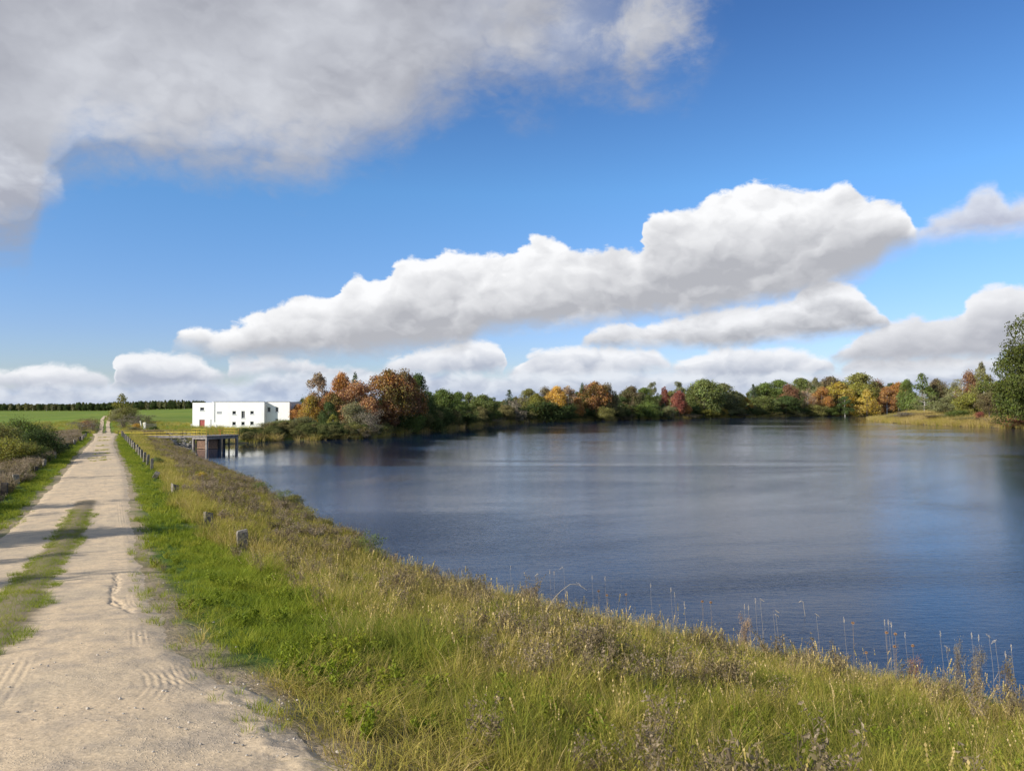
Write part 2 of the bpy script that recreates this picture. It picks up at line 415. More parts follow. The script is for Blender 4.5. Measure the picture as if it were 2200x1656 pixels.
# blades and weeds: colour from the instancer's "tint" with per-instance variation
def blade_mat(name, cols, trans=0.45):
    m, nt, out = new_mat(name)
    a = attr(nt, 'tint', 'INSTANCER')
    g = nt.node('ShaderNodeNewGeometry')
    rnd = g.outputs['Random Per Island']
    c0 = nt.ramp(nt.m('MULTIPLY_ADD', rnd, 0.34, nt.m('MULTIPLY', a.outputs['Fac'], 0.8), clamp=True), cols)
    f = nt.m('MULTIPLY_ADD', nt.m('FRACT', nt.m('MULTIPLY', rnd, 7.31)), 0.6, 0.7)
    c1 = nt.v('SCALE', c0, f)
    d = nt.node('ShaderNodeBsdfPrincipled'); d.inputs['Roughness'].default_value = 0.6; d.inputs['Specular IOR Level'].default_value = 0.25
    t = nt.node('ShaderNodeBsdfTranslucent')
    nt.l.new(c1, d.inputs['Base Color']); nt.l.new(c1, t.inputs[0])
    mx = nt.node('ShaderNodeMixShader'); mx.inputs[0].default_value = trans
    nt.l.new(d.outputs[0], mx.inputs[1]); nt.l.new(t.outputs[0], mx.inputs[2])
    nt.l.new(mx.outputs[0], out.inputs[0]); return m
M_green = blade_mat('green_blades', [(0.0, (0.130, 0.182, 0.014)), (0.45, (0.226, 0.275, 0.020)), (0.8, (0.339, 0.330, 0.034)), (1.0, (0.373, 0.319, 0.090))])
M_meadow = blade_mat('meadow_blades', [(0.0, (0.139, 0.182, 0.020)), (0.35, (0.253, 0.266, 0.032)), (0.6, (0.392, 0.339, 0.060)), (0.85, (0.468, 0.351, 0.120)), (1.0, (0.557, 0.424, 0.200))])
M_weed = blade_mat('weeds', [(0.0, (0.09, 0.10, 0.03)), (0.35, (0.17, 0.145, 0.055)), (0.65, (0.28, 0.215, 0.125)), (1.0, (0.40, 0.32, 0.22))])

# ------------------------------------------------------------------ mesh helpers
def mesh_from(name, V, Fc, mats, smooth=False, attrs=None, mi=None):
    me = bpy.data.meshes.new(name)
    V = np.asarray(V, dtype=np.float32)
    if isinstance(Fc, np.ndarray):
        k = Fc.shape[1]; n = Fc.shape[0]
        me.vertices.add(len(V)); me.vertices.foreach_set('co', V.ravel())
        me.loops.add(n * k); me.loops.foreach_set('vertex_index', Fc.astype(np.int32).ravel())
        me.polygons.add(n); me.polygons.foreach_set('loop_start', np.arange(0, n * k, k, dtype=np.int32))
        try: me.polygons.foreach_set('loop_total', np.full(n, k, dtype=np.int32))
        except Exception: pass
    else:
        me.from_pydata([tuple(v) for v in V.tolist()], [], Fc)
    for m in (mats if isinstance(mats, (list, tuple)) else [mats]): me.materials.append(m)
    if mi is not None: me.polygons.foreach_set('material_index', np.asarray(mi, dtype=np.int32))
    me.polygons.foreach_set('use_smooth', np.full(len(me.polygons), smooth))
    if attrs:
        for k_, v_ in attrs.items():
            at = me.attributes.new(k_, 'FLOAT', 'POINT'); at.data.foreach_set('value', np.asarray(v_, dtype=np.float32))
    me.update(calc_edges=True); me.validate()
    return me
def link(name, data, parent=None, loc=None, rz=0.0, **props):
    o = bpy.data.objects.new(name, data); COL.objects.link(o)
    if parent: o.parent = parent
    if loc is not None: o.location = loc
    if rz: o.rotation_euler = (0, 0, rz)
    for k, v in props.items(): o[k] = v
    return o
class MB:
    def __init__(s): s.v = []; s.f = []
    def box(s, x0, x1, y0, y1, z0, z1):
        b = len(s.v)
        s.v += [(x0, y0, z0), (x1, y0, z0), (x1, y1, z0), (x0, y1, z0), (x0, y0, z1), (x1, y0, z1), (x1, y1, z1), (x0, y1, z1)]
        s.f += [tuple(b + i for i in f) for f in ((0, 3, 2, 1), (4, 5, 6, 7), (0, 1, 5, 4), (1, 2, 6, 5), (2, 3, 7, 6), (3, 0, 4, 7))]
        return s
    def bar(s, p, q, w, h=None):
        """square bar from p to q"""
        h = h or w
        p = Vector(p); q = Vector(q); d = (q - p).normalized()
        up = Vector((0, 0, 1)) if abs(d.z) < 0.95 else Vector((1, 0, 0))
        a = d.cross(up).normalized() * w / 2; b_ = a.cross(d).normalized() * h / 2
        b = len(s.v)
        for c_ in (p, q):
            for u, v in ((-1, -1), (1, -1), (1, 1), (-1, 1)): s.v.append(tuple(c_ + a * u + b_ * v))
        s.f += [tuple(b + i for i in f) for f in ((0, 3, 2, 1), (4, 5, 6, 7), (0, 1, 5, 4), (1, 2, 6, 5), (2, 3, 7, 6), (3, 0, 4, 7))]
        return s
    def tube(s, pts, rad, n=6):
        pts = [Vector(p) for p in pts]
        if not isinstance(rad, (list, tuple)): rad = [rad] * len(pts)
        b = len(s.v)
        for i, p in enumerate(pts):
            d = (pts[min(i + 1, len(pts) - 1)] - pts[max(i - 1, 0)]).normalized()
            up = Vector((0, 0, 1)) if abs(d.z) < 0.9 else Vector((1, 0, 0))
            a = d.cross(up).normalized(); c_ = a.cross(d).normalized()
            for k in range(n):
                t = 2 * math.pi * k / n
                s.v.append(tuple(p + (a * math.cos(t) + c_ * math.sin(t)) * rad[i]))
        for i in range(len(pts) - 1):
            for k in range(n):
                s.f.append((b + i * n + k, b + i * n + (k + 1) % n, b + (i + 1) * n + (k + 1) % n, b + (i + 1) * n + k))
        s.f.append(tuple(b + k for k in reversed(range(n)))); s.f.append(tuple(b + (len(pts) - 1) * n + k for k in range(n)))
        return s
    def mesh(s, name, mat, smooth=False):
        return mesh_from(name, s.v, s.f, mat, smooth)
    def build(s, name, mat, parent=None, smooth=False, loc=None, **props):
        return link(name, s.mesh(name, mat, smooth), parent, loc, **props)

# ------------------------------------------------------------------ road outline (metres)
RR = [(1000, 2600), (860, 2000), (770, 1720), (745, 1656), (640, 1570), (560, 1490), (470, 1430), (430, 1395), (385, 1340), (345, 1270), (318, 1210), (303, 1150), (292, 1090), (287, 1040), (278, 1010), (264, 985), (252, 960), (249, 945), (252, 936), (262, 929)]
RL = [(-1500, 2600), (-900, 2000), (-560, 1720), (-450, 1656), (-330, 1500), (-210, 1350), (-90, 1215), (0, 1141), (40, 1110), (80, 1066), (112, 1036), (150, 992), (176, 963), (195, 946), (200, 936), (190, 930)]
def interp_y(tab, py):
    t = sorted((b, a) for a, b in tab)
    return float(np.interp(py, [u[0] for u in t], [u[1] for u in t]))
rows0 = np.concatenate([np.linspace(2600, 1680, 24), np.arange(1674, 1250, -8), np.arange(1250, 1000, -6.0), np.arange(1000, 929, -2.0)])
rows = np.concatenate([np.linspace(2600, 1680, 60), np.arange(1679, 1250, -1.25), np.arange(1250, 1000, -1.6), np.arange(1000, 930, -1.0)])
EL_, ER_, PYS = [], [], []
for py in rows0:
    l = hit(interp_y(RL, py), py); r_ = hit(interp_y(RR, py), py)
    if l is None or r_ is None: continue
    EL_.append(l[:2]); ER_.append(r_[:2]); PYS.append(py)
PYS = np.array(PYS)[::-1]
def resamp(E):
    E = np.array(E)[::-1]
    return np.column_stack([np.interp(rows, PYS, E[:, 0]), np.interp(rows, PYS, E[:, 1])])
EL_ = resamp(EL_); ER_ = resamp(ER_)
ROADPOLY = [tuple(p) for p in EL_[::8]] + [tuple(EL_[-1]), tuple(ER_[-1])] + [tuple(p) for p in ER_[::-8]]
def road_sd(x, y):
    """> 0 outside the road"""
    d1, _ = seg_dist(x, y, [tuple(p) for p in EL_[::14]] + [tuple(EL_[-1])])
    d2, _ = seg_dist(x, y, [tuple(p) for p in ER_[::14]] + [tuple(ER_[-1])])
    d = np.minimum(d1, d2)
    return np.where(inside(x, y, ROADPOLY), -d, d)
def wline(pxs):
    return [hit(*p)[:2] for p in pxs]
STRIP = wline([(185, 1078), (150, 1150), (100, 1210), (60, 1262), (20, 1330), (-60, 1400)])
TRACKS = [(wline([(290, 1262), (280, 1282), (285, 1300), (305, 1318)]), 0.12, 3),
          (wline([(300, 1425), (345, 1455), (352, 1480), (325, 1512), (270, 1530)]), 0.16, 4),
          (wline([(330, 1440), (370, 1462), (440, 1500)]), 0.12, 3),
          (wline([(385, 1425), (408, 1470)]), 0.12, 4),
          (wline([(295, 1345), (300, 1400)]), 0.12, 3),
          (wline([(255, 1060), (262, 1120), (275, 1180)]), 0.16, 3),
          (wline([(60, 1400), (20, 1470), (-40, 1560)]), 0.14, 3)]
GULLY = wline([(250, 1232), (252, 1258), (238, 1278), (244, 1296), (268, 1312), (290, 1322)])
EDGE = wline([(500, 1490), (560, 1540), (620, 1590), (680, 1640), (740, 1720)])
def road_relief(x, y):
    z = fbm(x, y, 0.9, 4, 31) * 0.035 + fbm(x, y, 0.14, 3, 77) * 0.012
    near = 1 - SS(np.hypot(x, y), 16, 30)
    for pts, w, n in TRACKS:
        d, al = seg_dist(x, y, pts)
        L_ = al.max(); m = (1 - SS(d, w * 0.9, w * 1.15)) * SS(al, 0, 0.35 * L_) * (1 - SS(al, 0.65 * L_, L_)) * np.clip(0.7 + 1.8 * fbm(x, y, 0.5, 2, 3), 0, 1)
        z = z - m * (0.002 + 0.0042 * (0.5 + 0.5 * np.cos(d / w * math.pi * (n + 0.5))))
        z = z + 0.003 * m
    d, _ = seg_dist(x, y, GULLY)
    z = z - 0.022 * np.exp(-((d + fbm(x, y, 0.25, 3, 4) * 0.22) / 0.05) ** 2)
    d, _ = seg_dist(x, y, EDGE)
    z = z + 0.035 * np.exp(-((d + fbm(x, y, 0.35, 3, 9) * 0.5) / 0.2) ** 2) * (0.6 + 1.2 * np.clip(fbm(x, y, 0.25, 3, 2) + .3, 0, 1))
    return z
# rut depth between wheel lines
rN = 280
Vr = []; At = []
for i in range(len(EL_)):
    l = EL_[i]; r_ = ER_[i]
    u = np.linspace(0, 1, rN)
    X = l[0] * (1 - u) + r_[0] * u; Y = l[1] * (1 - u) + r_[1] * u
    w = np.hypot(*(r_ - l))
    jit = fbm(X, Y, 0.8, 4, 3) * 0.5 * (1 - 0.5 * float(SS(l[1], 15, 50)))
    e = np.minimum(u, 1 - u) * w
    k = np.where(u < 0.5, -1, 1) * (1 - SS(e, 0, 0.6)) * jit
    dx, dy = (r_ - l) / w
    X = X + dx * k; Y = Y + dy * k
    Vr.append(np.stack([X, Y], 1)); At.append(e)
Vr = np.concatenate(Vr); At = np.concatenate(At)
Zr = Hgt(Vr[:, 0], Vr[:, 1])
sd_strip, _ = seg_dist(Vr[:, 0], Vr[:, 1], STRIP)
rel = road_relief(Vr[:, 0], Vr[:, 1])
Zr = Zr + 0.03 + rel + 0.05 * np.exp(-(sd_strip / 0.35) ** 2)
Zr = Zr - 0.05 * (1 - SS(At, 0.0, 0.7))
nr = len(Vr) // rN
ii = np.arange(nr - 1)[:, None] * rN + np.arange(rN - 1)[None, :]
Fr = np.stack([ii, ii + 1, ii + 1 + rN, ii + rN], -1).reshape(-1, 4)

m, nt, out = new_mat('sandy_dirt')
g = nt.node('ShaderNodeNewGeometry'); Pn = g.outputs['Position']
n1 = nt.noise(Pn, 0.35, 5, 0.55); n2 = nt.noise(Pn, 2.2, 6, 0.6); n3 = nt.noise(Pn, 28.0, 5, 0.65)
col = nt.mix(nt.ss(n1, 0.35, 0.68), (0.62, 0.475, 0.30), (0.52, 0.415, 0.275))
col = nt.mix(nt.ss(n2, 0.42, 0.66, 0, 0.75), col, (0.40, 0.325, 0.235))
col = nt.v('SCALE', col, nt.ss(n3, 0.25, 0.75, 0.80, 1.18))
stp = attr(nt, 'strip').outputs['Fac']
col = nt.mix(nt.m('MULTIPLY', nt.ss(nt.m('ADD', stp, nt.m('MULTIPLY_ADD', n2, 0.7, -0.35)), 0.35, 0.75), 0.8), col, (0.17, 0.135, 0.075))
vor = nt.node('ShaderNodeTexVoronoi'); nt.put(vor.inputs['Vector'], Pn); vor.inputs['Scale'].default_value = 42.0
peb = nt.ss(vor.outputs['Distance'], 0.0, 0.35, 1.0, 0.0)
psel = nt.m('MULTIPLY', peb, nt.ss(nt.noise(Pn, 1.1, 4, 0.6), 0.50, 0.66))
col = nt.mix(nt.m('MULTIPLY', psel, 0.35), col, vor.outputs['Color'] if False else (0.50, 0.45, 0.38))
hgt_ = nt.m('ADD', nt.m('MULTIPLY', n3, 0.5), nt.m('ADD', nt.m('MULTIPLY', n2, 1.0), nt.m('MULTIPLY', psel, 0.5)))
principled(nt, out, col, 0.92, hgt_, 0.7, 0.02, 0.15)
M_dirt = m
strip_a = np.exp(-(sd_strip / 0.5) ** 2)
link('dirt_road', mesh_from('dirt_road', np.column_stack([Vr, Zr]), Fr, M_dirt, True, {'strip': strip_a}), kind='structure')

# two wheel tracks climbing the rise beyond the dam
def ribbon(pxs, wid, lift, step=60):
    pts = [hit(*p) for p in pxs]; pts = [p[:2] for p in pts if p]
    P_ = np.array(pts); s_ = np.r_[0, np.cumsum(np.hypot(*np.diff(P_, axis=0).T))]
    t = np.linspace(0, s_[-1], step)
    C = np.column_stack([np.interp(t, s_, P_[:, 0]), np.interp(t, s_, P_[:, 1])])
    T = np.gradient(C, axis=0); T /= np.linalg.norm(T, axis=1)[:, None]; N = np.column_stack([T[:, 1], -T[:, 0]])
    V = []
    for k in np.linspace(-1, 1, 7):
        q_ = C + N * (wid * k + fbm(C[:, 0], C[:, 1] + 50 * k, 2.0, 2, 8) * 0.4 * abs(k))[:, None]
        V.append(np.column_stack([q_, Hgt(q_[:, 0], q_[:, 1]) + lift]))
    V = np.concatenate(V); n_ = step
    Fc = [(k * n_ + i, k * n_ + i + 1, (k + 1) * n_ + i + 1, (k + 1) * n_ + i) for k in range(6) for i in range(n_ - 1)]
    return V, Fc
for pxs in ([(213, 934), (216, 927), (218.5, 912), (219.5, 902), (224, 896), (227, 893.6)], [(234, 934), (233, 927), (231.5, 912), (234, 902), (232.5, 896.5), (228, 893.8)]):
    V, Fc = ribbon(pxs, 0.36, 0.05)
    link('wheel_track', mesh_from('wheel_track', V, Fc, M_dirt, True), kind='structure')
# side way that joins at the end of the dam
V, Fc = ribbon([(195, 931.5), (225, 931.5), (262, 931.0), (285, 929.5)], 1.6, 0.045)
link('dirt_track', mesh_from('dirt_track', V, Fc, M_dirt, True), kind='structure')

# ------------------------------------------------------------------ ground sheet (rings about the viewpoint, finer ahead)
th = np.concatenate([np.arange(-180, -40, 2.5), np.arange(-40, 40, 0.22), np.arange(40, 180, 2.5)])
rr = np.concatenate([[0.6, 1.2, 1.8], np.geomspace(2.4, 160, 240), np.geomspace(163, 1400, 110), [1900, 2600, 3600, 5000, 7000]])
TH, RRR = np.meshgrid(np.radians(th), rr)
GX = (RRR * np.sin(TH)).ravel(); GY = (RRR * np.cos(TH)).ravel()
GZ = Hgt(GX, GY)
rs = road_sd(GX, GY)
GZ = GZ - 0.12 * (1 - SS(rs, -1.5, -0.6)) * (np.hypot(GX, GY) < 135)
GZ = GZ + 0.02 * fbm(GX, GY, 0.6, 3, 21) * (np.hypot(GX, GY) < 30)
qq = (GX - AXP[0]) * AXN[0] + (GY - AXP[1]) * AXN[1]
green_zone = [hit(*p)[:2] for p in [(300, 1000), (360, 1080), (430, 1135), (500, 1190), (580, 1240), (680, 1310), (760, 1390), (700, 1480), (560, 1440), (430, 1380), (330, 1240), (290, 1130), (270, 1010)]]
def green_mask(x, y):
    """1 where short bright grass grows"""
    d, _ = seg_dist(x, y, green_zone + [green_zone[0]])
    ins = inside(x, y, green_zone)
    m1 = SS(np.where(ins, d, -d) + fbm(x, y, 1.6, 3, 41) * 1.2, -0.5, 0.5)
    q = (x - AXP[0]) * AXN[0] + (y - AXP[1]) * AXN[1]
    t = (x - AXP[0]) * AXU[0] + (y - AXP[1]) * AXU[1]
    r_ = road_sd(x, y)
    wid = np.where(q > 0, 1.7, 1.5)
    m2 = (1 - SS(r_ + fbm(x, y, 1.3, 3, 43) * 0.8, wid - 0.3, wid + 0.4)) * SS(np.hypot(x, y), 22, 30) * (y < 122)
    return np.clip(np.maximum(m1, m2), 0, 1)
gm = green_mask(GX, GY)
nt_ = len(th); nrr = len(rr)
i0 = np.arange(nrr - 1)[:, None] * nt_ + np.arange(nt_)[None, :]
i1 = np.arange(nrr - 1)[:, None] * nt_ + (np.arange(nt_)[None, :] + 1) % nt_
Fg = np.stack([i0, i0 + nt_, i1 + nt_, i1], -1).reshape(-1, 4)
Vg = np.column_stack([GX, GY, GZ])
# a small disc to close the middle
nV = len(Vg)
cz = hgt1(0, 0)
Vg = np.vstack([Vg, [[0, 0, cz]]])
tri = np.stack([np.full(nt_, nV), np.arange(nt_), (np.arange(nt_) + 1) % nt_, np.full(nt_, nV)], 1)
shn = shore_sd(Vg[:, 0], Vg[:, 1])
field = SS(Vg[:, 1], 118, 150) * (1 - SS(1100 + F * Vg[:, 0] / np.maximum(Vg[:, 1], 1), 640, 700) * (Vg[:, 1] > 1) * (Vg[:, 1] < 600))
m, nt, out = new_mat('ground_cover')
g = nt.node('ShaderNodeNewGeometry'); Pn = g.outputs['Position']
n1 = nt.noise(Pn, 0.8, 6, 0.6); n2 = nt.noise(Pn, 9.0, 5, 0.6); nf = nt.noise(Pn, 0.035, 5, 0.55); nf2 = nt.noise(nt.v('MULTIPLY', Pn, (0.25, 0.05, 1)), 1.0, 4, 0.6)
soil = nt.mix(nt.ss(n2, 0.35, 0.65), (0.10, 0.085, 0.045), (0.17, 0.14, 0.08))
soil = nt.mix(nt.ss(n1, 0.45, 0.65), soil, (0.075, 0.085, 0.025))
grn = nt.mix(n2, (0.045, 0.09, 0.012), (0.09, 0.14, 0.022))
col = nt.mix(attr(nt, 'green').outputs['Fac'], soil, grn)
fld = nt.mix(nt.ss(nf, 0.35, 0.65), (0.11, 0.18, 0.022), (0.19, 0.235, 0.035))
fld = nt.mix(nt.ss(nf2, 0.45, 0.7, 0, 0.6), fld, (0.16, 0.20, 0.05))
fld = nt.mix(nt.ss(n1, 0.5, 0.75, 0, 0.35), fld, (0.10, 0.13, 0.03))
col = nt.mix(attr(nt, 'field').outputs['Fac'], col, fld)
edge = attr(nt, 'shore').outputs['Fac']
col = nt.mix(nt.ss(edge, 0.1, 0.8, 1, 0), col, (0.07, 0.06, 0.04))
soilr = attr(nt, 'roadside').outputs['Fac']
col = nt.mix(nt.m('MULTIPLY', soilr, nt.ss(n1, 0.3, 0.6, 0.3, 1.0)), col, (0.36, 0.28, 0.18))
principled(nt, out, col, 0.95, nt.m('ADD', n1, n2), 0.8, 0.05, 0.1)
M_ground = m
me = bpy.data.meshes.new('ground')
rsV = np.r_[rs, road_sd(np.array([0.0]), np.array([0.0]))]
roadside = (1 - SS(rsV + fbm(Vg[:, 0], Vg[:, 1], 0.6, 3, 55) * 0.7, 0.0, 0.45)) * (Vg[:, 1] < 118)
gobj = link('ground', mesh_from('ground', Vg, np.vstack([Fg, tri[:, :3].repeat(1, 0)[:, [0, 1, 2, 2]]]) if False else Fg, M_ground, True,
     {'green': np.r_[gm, 0], 'field': field, 'shore': shn, 'roadside': roadside}), kind='structure')

# ------------------------------------------------------------------ lake
m, nt, out = new_mat('lake_water')
g = nt.node('ShaderNodeNewGeometry'); Pn = g.outputs['Position']
geo = nt.v('MULTIPLY', Pn, (1.0, 1.0, 1.0))
big = nt.noise(nt.v('MULTIPLY', Pn, (0.018, 0.030, 1)), 1.0, 5, 0.6, 1.2)
patch_ = nt.ss(big, 0.40, 0.66, 0.42, 1.45)
calm = nt.ss(attr(nt, 'calm').outputs['Fac'], 0.0, 1.0, 1.0, 0.05)
amp = nt.m('MULTIPLY', patch_, calm)
w1 = nt.noise(nt.v('MULTIPLY', Pn, (0.9, 2.6, 1)), 1.5, 3, 0.55, 0.4)
w2 = nt.noise(nt.v('MULTIPLY', Pn, (1.2, 3.4, 1)), 4.2, 4, 0.6, 0.3)
w3 = nt.noise(nt.v('MULTIPLY', Pn, (0.5, 1.0, 1)), 0.35, 3, 0.5)
hh = nt.m('ADD', nt.m('MULTIPLY', w1, 0.020), nt.m('ADD', nt.m('MULTIPLY', w2, 0.0125), nt.m('MULTIPLY', w3, 0.003)))
bmp = nt.node('ShaderNodeBump'); nt.put(bmp.inputs['Height'], nt.m('MULTIPLY', hh, amp)); bmp.inputs['Distance'].default_value = 1.0
bmp.inputs['Strength'].default_value = 1.0
pb = nt.node('ShaderNodeBsdfPrincipled')
nt.put(pb.inputs['Base Color'], (0.006, 0.018, 0.048)); nt.put(pb.inputs['Roughness'], 0.04)
pb.inputs['IOR'].default_value = 1.333
nt.l.new(bmp.outputs[0], pb.inputs['Normal']); nt.l.new(pb.outputs[0], out.inputs[0])
M_water = m
xs = np.r_[np.arange(-75, 60, 3.0), np.arange(60, 290, 12.0)]; ys = np.r_[np.arange(-8, 160, 3.0), np.arange(160, 490, 10.0)]
XX, YY = np.meshgrid(xs, ys); XX = XX.ravel(); YY = YY.ravel()
nx = len(xs); ny = len(ys)
i0 = np.arange(ny - 1)[:, None] * nx + np.arange(nx - 1)[None, :]
Fw = np.stack([i0, i0 + 1, i0 + 1 + nx, i0 + nx], -1).reshape(-1, 4)
sdw = shore_sd(XX, YY)
keep = (sdw[Fw] < 9).any(1)
calm_v = (1 - SS(seg_dist(XX, YY, [plane_hit(*p, 0) for p in [(420, 975), (520, 955), (700, 948), (850, 940), (1000, 922), (1100, 911), (1300, 905)]])[0] - 4 * fbm(XX, YY, 30, 2, 6), 4, 22)) * np.where(YY < 135, 1.0, 0.9)
calm_v = np.maximum(calm_v, (1 - SS(np.abs(sdw), 0, 7)) * (YY > 150) * 0.8)
# only the part in the basin; anything west of the dam is cut off
keep &= ~((XX[Fw].mean(1) - AXP[0]) * AXN[0] + (YY[Fw].mean(1) - AXP[1]) * AXN[1] < 3)
link('lake', mesh_from('lake', np.column_stack([XX, YY, np.zeros(len(XX))]), Fw[keep], M_water, True, {'calm': calm_v}), kind='structure')

# ------------------------------------------------------------------ white building beyond the pier
M_white = None
m, nt, out = new_mat('white_plaster')
g = nt.node('ShaderNodeNewGeometry'); Pn = g.outputs['Position']
n1 = nt.noise(nt.v('MULTIPLY', Pn, (1, 1, 0.35)), 0.9, 6, 0.6); n2 = nt.noise(Pn, 14.0, 4, 0.6)
sepz = nt.node('ShaderNodeSeparateXYZ'); nt.l.new(Pn, sepz.inputs[0])
low = nt.m('MULTIPLY', nt.ss(sepz.outputs[2], 1.2, 2.3, 1, 0), nt.ss(n1, 0.4, 0.6))
col = nt.mix(nt.ss(n1, 0.50, 0.72, 0, 0.45), (0.80, 0.79, 0.76), (0.66, 0.65, 0.61))
col = nt.mix(nt.m('MULTIPLY', low, 0.5), col, (0.52, 0.50, 0.43))
principled(nt, out, col, 0.9, n2, 0.3, 0.01, 0.2)
M_white = m
M_glass = simple_mat('window_glass', (0.02, 0.024, 0.028), 0.12, 0.1, 2.0, 0.0)
M_frame = simple_mat('window_frame', (0.45, 0.46, 0.46), 0.6, 0.1)
M_red = simple_mat('red_door', (0.36, 0.085, 0.075), 0.7, 0.15, 3.0)
M_greyvent = simple_mat('vent_grey', (0.40, 0.41, 0.42), 0.7, 0.1)
M_roofm = simple_mat('roof_edge', (0.07, 0.07, 0.075), 0.8, 0.2)
M_conc = simple_mat('concrete', (0.22, 0.20, 0.18), 0.9, 0.35, 2.2, 0.5, 0.01)
M_concw = simple_mat('weathered_concrete', (0.19, 0.17, 0.14), 0.95, 0.45, 9.0, 0.8, 0.01)
M_dark = simple_mat('shaded_concrete', (0.07, 0.062, 0.055), 0.8, 0.4, 3.0)  # darker concrete, the shade under the pier deck put into its colour
M_yellow = simple_mat('yellow_paint', (0.55, 0.40, 0.045), 0.6, 0.3, 6.0)
M_olive = simple_mat('worn_yellow_paint', (0.16, 0.12, 0.03), 0.7, 0.3, 6.0)
M_ochre = simple_mat('rusty_yellow_paint', (0.42, 0.24, 0.05), 0.7, 0.4, 5.0)
M_rust = simple_mat('rusty_bar', (0.26, 0.165, 0.11), 0.85, 0.4, 6.0)
M_wood = simple_mat('grey_wood', (0.30, 0.265, 0.225), 0.9, 0.35, 7.0, 0.6)
M_woodd = simple_mat('dark_wood', (0.06, 0.05, 0.04), 0.9, 0.3, 7.0)
M_pole = simple_mat('grey_pole', (0.30, 0.30, 0.30), 0.6, 0.15)
M_wpost = simple_mat('white_post', (0.66, 0.62, 0.52), 0.8, 0.2, 5.0)
M_stone = simple_mat('grey_stone', (0.20, 0.185, 0.16), 0.92, 0.4, 1.6, 0.6, 0.02)

BD = 160.0
k_ = BD / F
def bx_(cx): return (380 + cx / 7.333 - 1100) * k_            # crop x of my notes -> metres
ZB = 1.15
def bz_(cy): return ZB + (668 - cy) / 7.333 * k_              # crop y -> height
bx0 = bx_(248); bld = link('white_building', None, loc=(bx0, BD, ZB))
bld['label'] = 'long white flat-roofed two-storey building with small dark windows and a red door'
bld['category'] = 'building'
W_main0 = bx_(578) - bx0; W_main1 = bx_(1380) - bx0; W_all = bx_(1745) - bx0
Htot = bz_(232) - ZB; Hl = bz_(246) - ZB
wt_ = 0.35
def wall_with_holes(x0, x1, z0, z1, y, holes, depth):
    """front wall (normal -y) with rectangular openings and their reveals"""
    mb = MB()
    xs_ = sorted({x0, x1, *[h[0] for h in holes], *[h[1] for h in holes]})
    zs_ = sorted({z0, z1, *[h[2] for h in holes], *[h[3] for h in holes]})
    for a, b in zip(xs_[:-1], xs_[1:]):
        for c_, d in zip(zs_[:-1], zs_[1:]):
            mx, mz = (a + b) / 2, (c_ + d) / 2
            if any(h[0] < mx < h[1] and h[2] < mz < h[3] for h in holes): continue
            i = len(mb.v); mb.v += [(a, y, c_), (b, y, c_), (b, y, d), (a, y, d)]; mb.f.append((i, i + 1, i + 2, i + 3))
    for a, b, c_, d in holes:
        i = len(mb.v)
        mb.v += [(a, y, c_), (b, y, c_), (b, y, d), (a, y, d), (a, y + depth, c_), (b, y + depth, c_), (b, y + depth, d), (a, y + depth, d)]
        mb.f += [(i, i + 4, i + 5, i + 1), (i + 1, i + 5, i + 6, i + 2), (i + 2, i + 6, i + 7, i + 3), (i + 3, i + 7, i + 4, i)]
    return mb
def rel(c4): return (bx_(c4[0]) - bx0, bx_(c4[1]) - bx0, bz_(c4[3]) - ZB, bz_(c4[2]) - ZB)
win_l = [rel((368, 432, 322, 368))]; door_l = [rel((358, 443, 513, 676))]
win_m = [rel(c4) for c4 in [(878, 934, 378, 430), (1020, 1074, 378, 490), (1160, 1215, 378, 425), (878, 934, 547, 600), (1020, 1074, 547, 600), (1160, 1215, 541, 595)]]
win_r = [rel(c4) for c4 in [(1393, 1440, 318, 392), (1522, 1568, 318, 392), (1520, 1568, 502, 526)]]
door_l = [(door_l[0][0], door_l[0][1], 0.02, door_l[0][3])]
SB = 1.45          # how far the right-hand wall stands back
b1 = wall_with_holes(0, W_main0 - 0.003, -0.6, Hl, 0.0, win_l + door_l, 0.22)
b1.build('wall', M_white, bld, label='lower left end wall with the red door')
b2 = wall_with_holes(W_main0, W_main1, -0.6, Htot, -0.05, win_m, 0.24)
b2.box(W_main0, W_main0 + 0.004, -0.049, 0.3, -0.6, Htot - 0.002)
b2.box(W_main1 - 0.3, W_main1 - 0.001, -0.045, SB - 0.004, -0.6, Htot - 0.002)
b2.build('wall', M_white, bld)
b3 = wall_with_holes(W_main1, W_all, -0.6, Htot, SB, win_r, 0.22)
b3.box(W_all - 0.3, W_all - 0.002, SB + 0.003, 10.5, -0.6, Htot - 0.002)
b3.build('wall', M_white, bld, label='set-back right-hand wall')
b4 = MB().box(0.0, 0.3, 0.003, 10.5, -0.6, Hl - 0.002).box(0, W_all, 10.5, 10.8, -0.6, Htot - 0.002)
b4.build('wall', M_white, bld)
rf = MB().box(0.05, W_main0 - 0.02, 0.05, 10.4, Hl - 0.12, Hl - 0.05).box(W_main0 + 0.03, W_all - 0.05, 0.05 + SB, 10.4, Htot - 0.12, Htot - 0.05).box(W_main0 + 0.03, W_main1 - 0.05, 0.0, SB + 0.04, Htot - 0.12, Htot - 0.051)
rf.build('roof', M_roofm, bld)
cp = MB().box(W_main0 - 0.02, W_main1 + 0.04, -0.10, 0.28, Htot, Htot + 0.07).box(W_main1 + 0.042, W_all + 0.04, SB - 0.05, SB + 0.28, Htot, Htot + 0.07).box(W_main0 - 0.02, W_main0 + 0.2, 0.282, 10.5, Htot, Htot + 0.07)
cp.build('roof_edge', M_roofm, bld)
